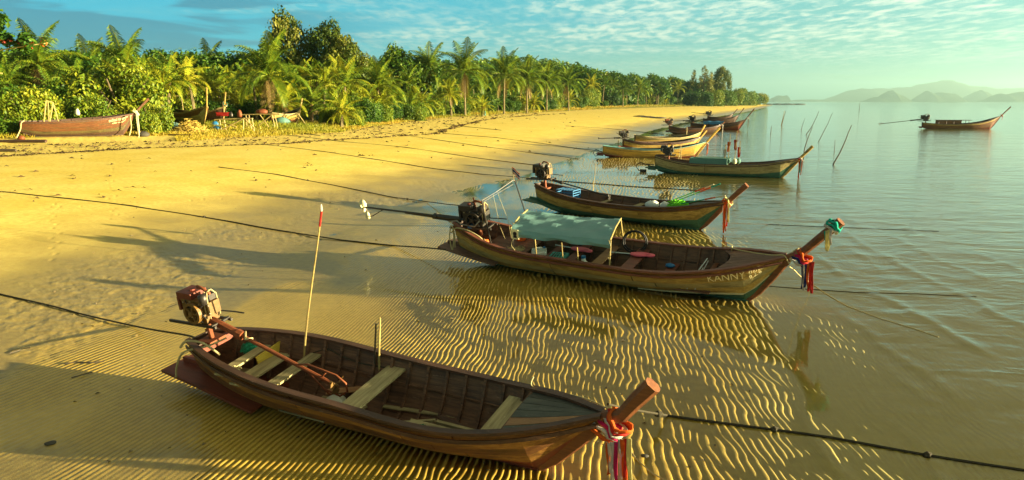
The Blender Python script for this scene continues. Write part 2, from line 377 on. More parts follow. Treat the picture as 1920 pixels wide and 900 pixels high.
def mat_wood(name, a, b_, stain=(.02, .012, .006), st=.5, rough=.5, spec=.4, grain=1., axis=0, vary=.25, wear=.45):
    """oiled boat timber: grain drawn along one axis, darker stains, small difference between boards"""
    m_ = bpy.data.materials.new(name); t = nt(m_); g = N(t)
    co = g.n('ShaderNodeTexCoord').outputs['Object']; r_ = g.n('ShaderNodeObjectInfo').outputs['Random']
    off = g.n('ShaderNodeCombineXYZ'); g.put(off.inputs[0], g.m('MULTIPLY', r_, 37.)); g.put(off.inputs[1], g.m('MULTIPLY', r_, 11.))
    co2 = g.vm('ADD', co, off.outputs[0])
    sc = [14*grain]*3; sc[axis] = .8*grain; sc2 = [3.5]*3; sc2[axis] = .55
    n = g.noise(g.mapping(co2, tuple(sc)), 2.2, 5, .65, .5); n2 = g.noise(g.mapping(co2, tuple(sc2)), 1.6, 4, .6, .3); n3 = g.noise(co2, 30, 3, .6)
    c = g.mix(g.ramp(n, .3, .72), a, b_)
    c = g.mix(g.m('MULTIPLY', g.ramp(n2, .46, .68), st), c, stain)
    c = g.mix(g.m('MULTIPLY', r_, vary), c, tuple(x*.45 for x in a))
    sc_ = g.noise(g.mapping(co2, tuple(9. if i != axis else 2.2 for i in range(3))), 3.0, 6, .75, .2)
    c = g.mix(g.m('MULTIPLY', g.ramp(sc_, .60, .70), wear), c, tuple(min(1, x*1.6+.10) for x in b_))
    b = g.n('ShaderNodeBsdfPrincipled'); g.put(b.inputs['Base Color'], c)
    g.put(b.inputs['Roughness'], g.m('ADD', rough, g.m('MULTIPLY', n, .2))); b.inputs['Specular IOR Level'].default_value = spec
    g.put(b.inputs['Normal'], g.bump(g.m('ADD', n, g.m('MULTIPLY', n3, .3)), .45, .008))
    t.links.new(b.outputs[0], g.n('ShaderNodeOutputMaterial').inputs[0]); return m_
WD = dict(
    hull1=mat_wood('dark_teak', (.13, .048, .014), (.27, .115, .026), st=.65),
    hull1b=mat_wood('varnished_teak', (.22, .085, .016), (.44, .22, .040), st=.5),
    red=mat_wood('red_oxide_paint', (.17, .038, .018), (.24, .055, .022), st=.4, rough=.4),
    rail=mat_wood('dark_rail_wood', (.060, .028, .016), (.13, .062, .032), st=.5, rough=.4),
    inner=mat_wood('inside_planking', (.085, .044, .022), (.22, .11, .050), st=.6, rough=.6),
    grey=mat_wood('weathered_bench_wood', (.33, .27, .12), (.55, .47, .24), stain=(.10, .08, .035), st=.5, rough=.75, spec=.2, axis=1),
    greyx=mat_wood('weathered_floor_wood', (.26, .22, .10), (.46, .39, .20), stain=(.08, .06, .03), st=.5, rough=.75, spec=.2),
    slate=mat_wood('slate_painted_deck', (.050, .058, .045), (.10, .105, .075), st=.3, rough=.55),
    brown=mat_wood('bare_brown_plank', (.26, .13, .05), (.40, .22, .09), st=.3),
    post=mat_wood('prow_post_wood', (.15, .050, .016), (.25, .090, .026), st=.4, rough=.45),
    gold=mat_wood('golden_varnished_wood', (.38, .23, .05), (.64, .45, .11), st=.55),
    gold2=mat_wood('bright_golden_wood', (.50, .28, .035), (.72, .47, .08), st=.3),
    olive=mat_wood('weathered_olive_wood', (.32, .25, .09), (.56, .45, .17), st=.5),
    green=mat_wood('green_antifouling', (.035, .11, .065), (.07, .18, .10), st=.25, rough=.5),
    cream=mat_wood('cream_painted_strip', (.48, .44, .22), (.62, .56, .30), st=.25, rough=.5),
    redrail=mat_wood('red_brown_rail', (.14, .045, .026), (.24, .085, .045), st=.35, rough=.4),
    deck2=mat_wood('purple_brown_deck', (.13, .070, .045), (.22, .125, .075), st=.4, rough=.55),
    cyan=mat_wood('turquoise_painted_rail', (.10, .34, .30), (.20, .48, .42), st=.2),
    dark=mat_wood('dark_old_wood', (.05, .028, .018), (.12, .06, .03), st=.4),
    beach=mat_wood('red_brown_beached_hull', (.08, .028, .010), (.19, .070, .017), stain=(.05, .06, .02), st=.5),
    olive2=mat_wood('mossy_old_wood', (.07, .055, .018), (.15, .11, .03), st=.5),
    bamboo=mat_wood('pale_bamboo', (.34, .25, .075), (.52, .40, .13), st=.4, axis=2, rough=.5),
    drift=mat_wood('grey_stake_wood', (.05, .038, .022), (.12, .09, .05), st=.3, axis=2),
)
PL = dict(
    iron=mat_plain('dark_oily_iron', (.06, .052, .042), .45, .5, .6), steel=mat_plain('worn_steel', (.30, .27, .20), .4, .5, .7),
    rust=mat_plain('rusty_red_metal', (.21, .062, .022), .6, .3, .2, .4, 14), redpaint=mat_plain('faded_red_engine_paint', (.16, .034, .016), .5, .4, 0, .5),
    yellow=mat_plain('yellow_engine_paint', (.15, .080, .018), .5, .4, 0, .6, 12), rope=mat_plain('pale_rope', (.45, .38, .18), .9, .1, 0, .3, 40, .5),
    drope=mat_plain('dark_mooring_rope', (.055, .048, .03), .9, .1, 0, .35, 30, .5), blue=mat_plain('blue_plastic', (.02, .15, .32), .4),
    tarp=mat_plain('grey_green_tarpaulin', (.19, .37, .34), .5, .3, 0, .12, 3, .3, .12), orange=mat_plain('orange_plastic', (.75, .13, .02), .4),
    fabr=mat_plain('orange_cloth', (.62, .12, .02), .8, .1, 0, .15, 12, .3, .25), fred=mat_plain('red_cloth', (.48, .035, .025), .8, .1, 0, .15, 12, .3, .25),
    fwhite=mat_plain('white_cloth', (.55, .50, .42), .8, .1, 0, .12, 12, .3, .25), fpink=mat_plain('magenta_cloth', (.50, .02, .10), .8, .1, 0, .15, 12, .3, .25),
    fblue=mat_plain('navy_cloth', (.02, .03, .12), .8, .1, 0, .15, 12, .3, .2), fgreen=mat_plain('teal_cloth', (.02, .42, .30), .8, .1, 0, .15, 12, .3, .25),
    fyel=mat_plain('pale_yellow_cloth', (.70, .62, .25), .8, .1, 0, .15, 12, .3, .25),
    white=mat_plain('white_plastic', (.62, .66, .58), .45, .4, 0, .08), teal=mat_plain('turquoise_plastic', (.08, .42, .36), .45, .4, 0, .1),
    pink=mat_plain('pink_plastic', (.70, .10, .14), .4, .4, 0, .1), net=mat_plain('green_fishing_net', (.03, .30, .16), .8, .1, 0, .5, 60, .6),
    lime=mat_plain('lime_green_net', (.18, .62, .03), .7, .2, 0, .3, 40, .5), black=mat_plain('black_rubber', (.018, .018, .018), .6),
    bluet=mat_plain('blue_tarpaulin', (.02, .13, .24), .5, .3, 0, .2, 3, .3), goldp=mat_plain('gilt_lettering', (.95, .82, .42), .5, .3, 0, .1),
    clear=mat_plain('cloudy_plastic', (.50, .52, .40), .3, .6, 0, .15), foam=mat_plain('pale_foam_float', (.72, .66, .38), .7, .1, 0, .15),
    netb=mat_plain('tan_net_heap', (.42, .30, .06), .9, .1, 0, .6, 20, .8), stone=mat_plain('dark_rock', (.07, .065, .05), .8, .2, 0, .4, 2, .6),
    bilge=mat_plain('bilge_water', (.03, .022, .012), .05, .6, 0, .1, 3, .02),
    trap=mat_plain('sea_green_cloth', (.10, .22, .17), .7, .2, 0, .2, 5, .3))

# ------------------------------------------------------------------ the boats
UG = [0, .2, .45, .75, 1]; UB = [0, .1, .25, .5, .75, .9, 1]
class Hull:
    def __init__(s, L, g_, b, kf=.87, heel=0., X=0, Y=0, ph=0, z=0.):
        s.L, s.g_, s.b_, s.kf, s.heel = L, g_, b, kf, heel
        s.M = Matrix.Translation((X, Y, z)) @ Matrix.Rotation(-ph, 4, 'Z') @ Matrix.Rotation(heel, 4, 'X')
    def g(s, u): return hermite(u, UG, s.g_)
    def b(s, u): return np.maximum(hermite(u, UB, s.b_), .012)
    def k(s, u):
        u = np.asarray(u, float); g1 = s.g_[-1]
        k = np.where(u < .22, .30*s.g_[0]*(1-u/.22)**2, 0.0)
        return np.where(u > s.kf, (u-s.kf)/(1-s.kf)*(g1-.02), k)
    def pt(s, u, t, side, off=0.):
        """point on the skin: u along, t up the side, off inwards (+)"""
        u = np.asarray(u, float); t = np.asarray(t, float)
        b, g_, k = s.b(u), s.g(u), s.k(u); p = .62+.38*sstep(u, .62, .97); qv = 1.35-.3*sstep(u, .6, .95)
        y = b*t**p; z = k+(g_-k)*t**qv
        if np.any(off):
            tt = np.clip(t, .04, 1); dy_ = b*p*tt**(p-1); dz_ = (g_-k)*qv*tt**(qv-1); n = np.sqrt(dy_**2+dz_**2)+1e-9
            y = y-off*dz_/n; z = z+off*dy_/n
            y = np.maximum(y, .004)
        return np.stack(np.broadcast_arrays(u*s.L, side*y, z), -1)
    def W(s, x, y, z): return s.M @ Vector((x, y, z))
    def at(s, x, y, z, rz=0., tilt=None):
        m_ = s.M @ Matrix.Translation((x, y, z)) @ Matrix.Rotation(rz, 4, 'Z')
        return m_ @ tilt if tilt is not None else m_
def strip(us, t0, t1, H, side, thick=.024, lap=.006, nt_=3):
    """one strake: outer skin, inner skin and edges, closed"""
    rings = []
    for u in us:
        tt = np.linspace(t0, t1, nt_); o = np.linspace(-lap, 0, nt_)
        out = H.pt(np.full(nt_, u), tt, side, o); inn = H.pt(np.full(nt_, u), tt, side, o+thick)
        rings.append([tuple(p) for p in out]+[tuple(p) for p in inn[::-1]])
    if side > 0: rings = [r[::-1] for r in rings]
    return MB().loft(rings)
def rail(H, us, side, w, h, dz, dyo, t=None):
    rings = []
    for u in us:
        if t is None: x, y, z = H.pt(u, 1.0, side)
        else: x, y, z = H.pt(u, t, side)
        yy = y + side*dyo; z += dz
        rings.append([(x, yy-side*w, z-h/2), (x, yy, z-h/2), (x, yy, z+h/2), (x, yy-side*w, z+h/2)])
    if side > 0: rings = [r[::-1] for r in rings]
    return MB().loft(rings)
def crossboard(H, x, z, w, th=.03, y0=None, y1=None, skew=0.):
    u = x/H.L
    def half(zz):
        g_, k = float(H.g(u)), float(H.k(u)); t = min(max((zz-k)/(g_-k), .02), 1)
        return abs(H.pt(u, t**(1/(1.35-.3*float(sstep(u, .6, .95)))), 1)[1])-.03
    hw = half(z); a = -hw if y0 is None else y0; b = hw if y1 is None else y1
    m = MB(); vs = []
    for (xx, yy) in ((x-w/2, a), (x+w/2, a), (x+w/2+skew, b), (x-w/2+skew, b)):
        vs += [(xx, yy, z-th/2), (xx, yy, z+th/2)]
    return m.add(vs, [(0, 2, 3, 1), (2, 4, 5, 3), (4, 6, 7, 5), (6, 0, 1, 7), (1, 3, 5, 7), (6, 4, 2, 0)])

def make_boat(name, label, H, mats, group=None, post=None, deck0=.84, ribs=14, fin=True, near=True, benches=(), nplank=5, deckmat=None, stern_deck=None, postw=.13, transom=True):
    root = thing(name, label, 'boat', H.M, group)
    U = np.concatenate([np.linspace(0, .8, 17), np.linspace(.84, .995, 9)])
    T = [0.03, .27, .46, .64, .82, 1.0]
    # inner lining carries the planks
    rings = []
    for u in U:
        a = H.pt(np.full(6, u), np.linspace(1, .03, 6), -1, .026); b = H.pt(np.full(6, u), np.linspace(.03, 1, 6), 1, .026)
        a2 = H.pt(np.full(6, u), np.linspace(1, .03, 6), -1, .032); b2 = H.pt(np.full(6, u), np.linspace(.03, 1, 6), 1, .032)
        rings.append([tuple(p) for p in a]+[tuple(p) for p in b]+[tuple(p) for p in b2[::-1]]+[tuple(p) for p in a2[::-1]])
    hull = MB().loft([r[::-1] for r in rings]).build('hull', mats['inner'], root)
    if transom:
        a = H.pt(np.full(7, .002), np.linspace(1, .03, 7), -1); b = H.pt(np.full(7, .002), np.linspace(.03, 1, 7), 1)
        r0 = [tuple(p) for p in a]+[tuple(p) for p in b]
        r1 = [(x+.035, y, z) for x, y, z in r0]
        MB().loft([r0, r1]).build('transom', mats.get('transom', mats['rail']), root)
    for side in (-1, 1):
        for j in range(5):
            mt = mats['planks'][j]
            if near:
                cuts = [0, .30+.07*((j*3+1) % 3), .62+.06*((j*2) % 3), 1.0]
                for a, b in zip(cuts[:-1], cuts[1:]):
                    us_ = [u for u in U if a+.012 < u < b-.012]; us_ = [a+(.0015 if a else .004)]+us_+[min(b-.0015, .995)]
                    strip(us_, T[j]+.002, T[j+1]-.006, H, side, lap=.005+.001*((j+int(a*10)) % 3)).build('plank', mt, hull)
            else: strip(U[::2] if len(U) % 2 else U, T[j]+.002, T[j+1]-.005, H, side).build('plank', mt, hull)
        rail(H, np.concatenate([np.linspace(.0, .8, 21), np.linspace(.83, .99, 9)]), side, .095, .038, .012, .026).build('gunwale', mats['rail'], root)
        rail(H, np.concatenate([np.linspace(.0, .8, 19), np.linspace(.83, .985, 8)]), side, .022, .05, -.085, .036).build('rubbing_strake', mats.get('strake', mats['rail']), root)
        rail(H, np.linspace(.06, .86, 18), side, .025, .05, -.02, -.035, .70).build('stringer', mats['inner'], root)
    # keel and ribs
    kk = np.linspace(.02, H.kf, 14)
    MB().loft([[(u*H.L, -.05, float(H.k(u))-.05), (u*H.L, .05, float(H.k(u))-.05), (u*H.L, .05, float(H.k(u))+.035), (u*H.L, -.05, float(H.k(u))+.035)] for u in kk]).build('keel', mats.get('keel', mats['planks'][0]), root)
    for i in range(ribs):
        u = .07+(deck0-.09)*i/(ribs-1); n = 7; tt = np.concatenate([np.linspace(.98, .06, n), np.linspace(.06, .98, n)])
        sd = np.array([-1]*n+[1]*n); hw = .018/H.L
        rr = []
        for j_ in range(2*n):
            p = [H.pt(u+du, tt[j_], sd[j_], of) for du, of in ((-hw, .033), (hw, .033), (hw, .075), (-hw, .075))]
            rr.append([tuple(x) for x in p])
        MB().loft(rr).build('rib', mats['inner'], root)
    # bow deck of lengthwise boards
    nb = nplank; dm = deckmat or [mats['deck']]*nb; fr = np.linspace(-1, 1, nb+1)
    for j in range(nb):
        rings = []
        for u in np.linspace(0, 1, 9):
            f0, f1 = fr[j]+.012, fr[j+1]-.012
            def P_(f, dz_):
                d0 = deck0 + mats.get('curve', 0.)*(f*f); uu = d0+(.985-d0)*u; b = float(H.b(uu))-.03; z = float(H.g(uu))-.022+.03*(1-f*f)
                return (uu*H.L, f*max(b, .01), z+dz_)
            rings.append([P_(f0, -.025), P_(f1, -.025), P_(f1, 0), P_(f0, 0)])
        MB().loft(rings).build('deck_plank', dm[j], root)
    # prow post follows the raked stem and rises above the deck
    path = post or [(1.05, 1.5)]
    g1 = H.g_[-1]; kx = H.kf*H.L
    cl = [(kx-.10, -.02, .14, .06), (kx+.25*(H.L-kx), .23*g1, .15, .07), (kx+.6*(H.L-kx), .58*g1, .17, .09), (H.L-.02, g1-.03, .17, postw)]
    cl += [(x, z, .16+.012*i, postw) for i, (x, z) in enumerate(path)]
    rings = []
    for i, (x, z, dp, w) in enumerate(cl):
        a = cl[max(i-1, 0)]; b = cl[min(i+1, len(cl)-1)]; d = np.array([b[0]-a[0], b[1]-a[1]]); d /= np.linalg.norm(d); n_ = np.array([d[1], -d[0]])
        c0 = np.array([x, z]); fr_ = c0+n_*dp*.55; bk = c0-n_*dp*.45; ch = .28*w
        rings.append([(bk[0], -w/2+ch, bk[1]), (bk[0]+n_[0]*ch, -w/2, bk[1]+n_[1]*ch), (fr_[0]-n_[0]*ch, -w/2, fr_[1]-n_[1]*ch), (fr_[0], -w/2+ch, fr_[1]),
                      (fr_[0], w/2-ch, fr_[1]), (fr_[0]-n_[0]*ch, w/2, fr_[1]-n_[1]*ch), (bk[0]+n_[0]*ch, w/2, bk[1]+n_[1]*ch), (bk[0], w/2-ch, bk[1])])
    MB().loft(rings).build('prow_post', mats['post'], root)
    if fin:
        z = .32*H.g_[0]+.06
        pts = [(-.58, -.34), (-.52, .34), (.3, float(H.b(.06))+.08), (1.45, float(H.b(.2))*.86), (1.45, -float(H.b(.2))*.86), (.3, -float(H.b(.06))-.08)]
        zz = [z+.02, z+.02, z-.02, z-.16, z-.16, z-.02]
        m = MB(); n = len(pts); m.add([(x, y, c) for (x, y), c in zip(pts, zz)]+[(x, y, c-.045) for (x, y), c in zip(pts, zz)],
              [tuple(range(n))[::-1], tuple(range(n, 2*n))]+[(i, (i+1) % n, n+(i+1) % n, n+i) for i in range(n)])
        m.build('stern_platform', mats.get('fin', mats['planks'][0]), root)
        MB().beam((-.45, 0, z-.02), (.05, 0, z-.05), .06, .26).build('skeg', mats.get('fin', mats['planks'][0]), root)
    for spec in benches:
        x, z, w = spec[:3]; kw = spec[3] if len(spec) > 3 else {}
        crossboard(H, x, z, w, **{k: v for k, v in kw.items() if k != 'mat'}).build('bench_plank', kw.get('mat', mats['bench']), root)
    return root
def cloth_strip(m, top, d, w, length, wav, ax, n=9, th=.006):
    """a hanging strip of cloth with folds; ax = direction across the strip"""
    rings = []; ax = Vector(ax).normalized(); out = Vector(d)
    for i in range(n):
        s_ = i/(n-1); p = Vector(top)+Vector((0, 0, -1))*length*s_+out*(.02*math.sin(s_*5+wav)*(.3+s_))+ax*(.02*math.sin(3.3*s_+wav*2)*s_)
        ww = w*(1-.25*s_+.12*math.sin(7*s_+wav)); r = []
        f = .018*math.sin(9*s_+wav)
        r = [p-ax*ww/2, p-ax*ww*.17+out*(.012+f*.5), p+ax*ww*.17-out*(.010+f*.5), p+ax*ww/2]
        rings.append([tuple(v) for v in r]+[tuple(v+out*th) for v in r[::-1]])
    m.loft(rings); return m
def scarf(H, label, x, z, cols, hang, radius=.11, wraps=None, name='prow_scarf', dirn=None, cat='scarf', length=.6, side=-1, tail_off=(0, 0, 0)):
    """bands wound round the prow post (axis dirn) with tails hanging from the camera side"""
    root = thing(name, label, cat, H.at(x, 0, z)); d = Vector(dirn or (.72, 0, .69)).normalized()
    inv = (H.M.to_3x3()).inverted() @ Vector((0, 0, 1))
    wr_ = wraps or cols; e1 = Vector((0, 1, 0)); e2 = d.cross(e1)
    for i, c in enumerate(wr_):
        c0 = d*((i-.5*len(wr_))*.05); rings = []
        for k in range(19):
            a = 2*math.pi*k/18; rr = radius*(.98+.05*math.sin(3*a+i*1.3)+.03*math.sin(7*a+i)); o_ = e1*math.cos(a)*.85+e2*math.sin(a)*1.1
            cc = c0+d*(.035*math.sin(a*2+i)+.02*math.sin(5*a)); w_ = .034+.008*math.sin(4*a+i)
            rings.append([tuple(cc+o_*rr-d*w_), tuple(cc+o_*(rr+.022)), tuple(cc+o_*rr+d*w_), tuple(cc+o_*(rr-.012))])
        MB().loft(rings, cap=False).build('wrap', PL[c], root, smooth=True)
    for j, (c, ln) in enumerate(hang):
        m = MB(); a = (j-len(hang)/2)*.05
        top = Vector((.02+a*.75+tail_off[0], side*(radius*.9+.014*(j % 4))+tail_off[1], -.05+a*.4+tail_off[2]))
        cloth_strip(m, top, (0, side, 0), .046+.012*(j % 3), ln*length, j*1.7, (1, 0, 0))
        q_ = Vector((0, 0, 1)).rotation_difference(inv)
        o = m.build('tail', PL[c], root, smooth=True)
    return root
def diesel(root, x, y, z, s=1.0, tank='redpaint', body='yellow', shaft=None, rz=0., guard=True, wheel_side=-1):
    """long-tail engine: block, tank, flywheel, exhaust, cradle and its long propeller shaft"""
    q_ = Matrix.Translation((x, y, z)) @ Matrix.Rotation(rz, 4, 'Z') @ Matrix.Scale(s, 4)
    e = MB().box((0, 0, 0), (.46, .30, .30)).box((.10, 0, -.20), (.34, .26, .14)).box((.30, 0, .02), (.14, .22, .22)).build('engine', PL[body], root, q_)
    MB().box((-.16, .02, .19), (.34, .33, .13)).box((-.31, .0, .05), (.05, .30, .24)).build('fuel_tank', PL[tank], e)
    MB().lathe([(.03, 0), (.05, .01), (.05, .035), (.0, .04)], (-.10, 0, .255), 10).build('filler_cap', PL['redpaint'], e)
    w = MB(); wy = wheel_side*.20; R_ = .19
    for k in range(20):
        a0, a1 = 2*math.pi*k/20, 2*math.pi*(k+1)/20; vs = []
        for a in (a0, a1):
            for r_, yy in ((R_, -.03), (R_, .03), (R_*.76, .03), (R_*.76, -.03)): vs.append((.05+r_*math.cos(a), wy+yy, -.06+r_*math.sin(a)))
        w.add(vs, [(0, 1, 5, 4), (1, 2, 6, 5), (2, 3, 7, 6), (3, 0, 4, 7)])
    for k in range(5):
        a = 2*math.pi*k/5; w.beam((.05+.03*math.cos(a), wy, -.06+.03*math.sin(a)), (.05+R_*.8*math.cos(a), wy, -.06+R_*.8*math.sin(a)), .03, .05, (0, 1, 0))
    w.lathe([(.05, -.045), (.05, .05), (.0, .055)], (.05, wy, -.06), 10, (0, wheel_side, 0)).build('flywheel', PL['yellow' if tank == 'redpaint' else 'iron'], e)
    MB().tube([(.28, .02, .10), (.30, .0, .26), (.22, -.03, .34), (.08, -.02, .36), (-.02, .06, .30)], .028, 7).build('exhaust_pipe', PL['rust'], e, smooth=True)
    MB().tube([(.34, -.10, -.16), (.36, -.11, .22), (.33, -.06, .31), (.30, .05, .31), (.33, .11, .22), (.34, .1, -.16)], .012, 5).tube([(.28, -.12, -.16), (.29, -.13, .20), (.26, -.08, .29), (.24, .06, .29)], .010, 5).build('roll_bar', PL['rope'], e, smooth=True)
    MB().beam((-.62, -.17, -.30), (.50, -.17, -.27), .035, .045).beam((-.62, .17, -.30), (.50, .17, -.27), .035, .045).beam((-.1, -.19, -.27), (-.1, .19, -.27), .05, .03).beam((.42, -.19, -.25), (.42, .19, -.25), .05, .03).build('cradle', PL['iron'], e)
    m = MB()
    for k in range(6): m.box((.18+.028*k, 0, .19), (.010, .24, .10))
    m.build('cooling_fins', PL['iron'], e)
    MB().lathe([(.0, -.09), (.07, -.085), (.075, .07), (.04, .09), (0, .1)], (.30, wheel_side*.14, .20), 10, (0, 0, 1)).tube([(.30, wheel_side*.14, .12), (.22, wheel_side*.16, .05), (.16, wheel_side*.15, .04)], .022, 6).build('air_filter', PL['iron'], e, smooth=True)
    m = MB()
    for x_, y_, z_ in ((-.18, -.155, .1), (-.18, -.155, -.1), (.2, -.155, .1), (.2, -.155, -.1), (-.02, -.155, .12), (.36, -.115, .08), (.36, -.115, -.06)): m.lathe([(.018, -.006), (.018, .012), (0, .014)], (x_, y_*-wheel_side if wheel_side > 0 else y_, z_), 6, (0, wheel_side, 0))
    m.build('bolts', PL['steel'], e)
    MB().tube([(-.12, -.16, .14), (-.02, -.2, .04), (.12, -.19, .10), (.22, -.17, -.04), (.30, -.16, -.14)], .010, 5).tube([(-.25, .1, -.02), (-.2, -.12, -.16), (.0, -.17, -.2), (.2, -.15, -.22)], .012, 5).build('fuel_hose', PL['black'], e, smooth=True)
    MB().tube([(.10, 0, -.28), (.12, 0, -.62)], .045, 8).box((.12, 0, -.62), (.30, .34, .05)).build('pivot', PL['rust'], e)
    MB().tube([(-.30, .13, .0), (-.52, .19, .11)], .016, 5).build('crank_handle', PL['iron'], e)
    MB().tube([(.25, .1, -.1), (.55, .22, -.14), (.72, .26, -.16)], .014, 5).build('throttle_lever', PL['iron'], e)
    return e
def shaft(root, a, b, r=.03, kind='guard', c_shaft='rust', blade='yellow'):
    a, b = Vector(a), Vector(b); d = (b-a).normalized(); up = Vector((0, 0, 1)); sdv = d.cross(up).normalized(); upv = sdv.cross(d)
    m1 = a.lerp(b, .28)
    o = MB().tube([a, m1], r*1.6, 8).tube([m1, b], r*.8, 8).lathe([(r*2.0, 0), (r*2.0, .10)], m1-d*.05, 8, d).build('propeller_shaft', PL[c_shaft], root, smooth=False)
    if kind == 'guard':
        p0 = b-d*.62+upv*.01
        MB().tube([p0, b-d*.45+upv*.10, b+d*.05+upv*.17, b+d*.22+upv*.12, b+d*.26-upv*.0, b+d*.15-upv*.14, b-d*.1-upv*.16], .015, 6).tube([b-d*.2, b-d*.12+upv*.14], .012, 5).tube([b-d*.45-upv*.01, b-d*.05-upv*.20, b+d*.12-upv*.22], .012, 5).build('propeller_guard', PL['rust'], o, smooth=True)
    pb = MB()
    for k in range(3):
        a_ = 2*math.pi*k/3+.5; rd = sdv*math.cos(a_)+upv*math.sin(a_); tg = d.cross(rd)
        c_ = b+d*.06; pts = [c_+rd*.02-tg*.02, c_+rd*.09-tg*.055-d*.02, c_+rd*.15-tg*.02, c_+rd*.155+tg*.03+d*.02, c_+rd*.08+tg*.045+d*.03, c_+rd*.02+tg*.02]
        pb.add([tuple(p) for p in pts]+[tuple(p+d*.008) for p in pts], [(0, 1, 2, 3, 4, 5), (11, 10, 9, 8, 7, 6)]+[(i, (i+1) % 6, 6+(i+1) % 6, 6+i) for i in range(6)])
    pb.lathe([(.03, -.03), (.03, .09), (.0, .11)], b+d*.0, 8, d).build('propeller', PL[blade], o)
    return o
def text_mesh(body, size=1., extr=.0, font=None):
    c = bpy.data.curves.new('lettering', 'FONT'); c.body = body; c.size = size; c.resolution_u = 3; c.extrude = extr
    if font: c.font = font
    o = bpy.data.objects.new('lettering', c); COL.objects.link(o); bpy.context.view_layer.update()
    me = bpy.data.meshes.new_from_object(o.evaluated_get(bpy.context.evaluated_depsgraph_get())); bpy.data.objects.remove(o); return me
def hull_text(H, root, body, u0, u1, t0, t1, mat, side=-1, name='lettering', bold=0.):
    me = text_mesh(body); n = len(me.vertices); co = np.zeros(n*3, np.float32); me.vertices.foreach_get('co', co); co = co.reshape(-1, 3)
    mn, mx = co.min(0), co.max(0); a = (co-mn)/(mx-mn+1e-9)
    u = u0+(u1-u0)*a[:, 0]; t = t0+(t1-t0)*a[:, 1]
    P_ = H.pt(u, t, side, -.013-.02*0)
    me.vertices.foreach_set('co', P_.astype(np.float32).ravel()); me.update(); me.materials.clear(); me.materials.append(mat)
    return link(name, me, root)
# ---- nearest boat
H1 = Hull(6.559, [.90, .853, .764, .721, .98], [.21, .451, .66, .68, .62, .36, .03], .863, .147, -4.761, 10.088, .453)
m1 = dict(inner=WD['inner'], rail=WD['rail'], strake=WD['rail'], planks=[WD['red'], WD['hull1b'], WD['hull1'], WD['hull1b'], WD['hull1']], keel=WD['red'],
          deck=WD['slate'], post=WD['post'], fin=WD['red'], bench=WD['grey'], transom=WD['dark'])
boat1 = make_boat('longtail_boat', 'dark brown empty wooden boat with grey plank benches and rusty red engine, nearest of all', H1, m1, 'long-tail boats moored along the tide flats',
    post=[(6.72, 1.02), (6.86, 1.22), (7.06, 1.47)], deck0=.825, ribs=17, postw=.14,
    deckmat=[WD['slate'], WD['brown'], WD['slate'], WD['slate'], WD['slate'], WD['slate']], nplank=6,
    benches=[(.93, .66, .17, dict(y0=-.50, y1=.54)), (1.25, .56, .26, dict(y0=-.50, y1=.50, mat=WD['grey'])), (1.80, .60, .19, {}), (3.24, .62, .30, {}), (5.19, .62, .23, {}), (5.40, .62, .12, dict(mat=WD['greyx']))])
for x0, x1, y0, y1, z in ((2.15, 2.95, .02, .20, .16), (2.1, 2.85, -.22, -.02, .17), (1.9, 2.7, -.42, -.26, .24), (.45, .95, -.16, .02, .30), (.45, 1.0, .05, .22, .32)):
    MB().box(((x0+x1)/2, (y0+y1)/2, z), (x1-x0, y1-y0, .022)).build('floor_board', WD['greyx'], boat1)
MB().add([(3.95, -.15, .40), (4.10, -.52, .46), (5.05, -.36, .46), (5.05, -.22, .44), (3.95, -.15, .42), (4.10, -.52, .485), (5.05, -.36, .485), (5.05, -.22, .465)],
         [(0, 1, 2, 3), (7, 6, 5, 4), (0, 4, 5, 1), (1, 5, 6, 2), (2, 6, 7, 3), (3, 7, 4, 0)]).build('side_bench', WD['greyx'], boat1)
MB().beam((3.55, -.10, .22), (4.2, .02, .34), .04, .03).beam((4.2, .05, .30), (5.05, -.05, .36), .05, .04).build('loose_batten', WD['greyx'], boat1)
bk = [tuple(p) for p in H1.pt(np.full(6, .822), np.linspace(.97, .05, 6), -1, .04)]+[tuple(p) for p in H1.pt(np.full(6, .822), np.linspace(.05, .97, 6), 1, .04)]
MB().loft([bk, [(x+.03, y, z) for x, y, z in bk]]).build('bow_bulkhead', WD['inner'], boat1)
MB().beam((1.10, .06, .60), (1.16, .56, .66), .02, .17, (0, 0, 1)).build('yellow_board', mat_wood('yellow_plank', (.60, .42, .04), (.75, .55, .07), st=.1, axis=1), boat1)
MB().beam((.30, -.24, .80), (.42, .30, .86), .09, .10).build('engine_beam', WD['red'], boat1)
e1 = diesel(boat1, .20, .0, 1.43, .88)
shaft(boat1, (.32, -.02, 1.26), (2.58, -.02, .58), .036)
MB().tube([(1.0, -.02, 1.04), (1.02, .03, 1.10), (1.1, -.06, 1.04), (1.16, .02, 1.02)], .02, 5).build('lashing', PL['rope'], boat1, smooth=True)
scarf(H1, 'orange, white and red striped scarf tied round the prow of the nearest boat', 6.62, .86, ['fabr'], [('fabr', .9), ('fwhite', .8), ('fwhite', 1.0), ('fpink', 1.35), ('fwhite', 1.1), ('fabr', 1.1), ('fred', 1.0), ('fyel', 1.45)], .145, ['fabr', 'fwhite', 'fpink', 'fwhite', 'fred', 'fabr'], length=.50, tail_off=(.10, 0, -.02))
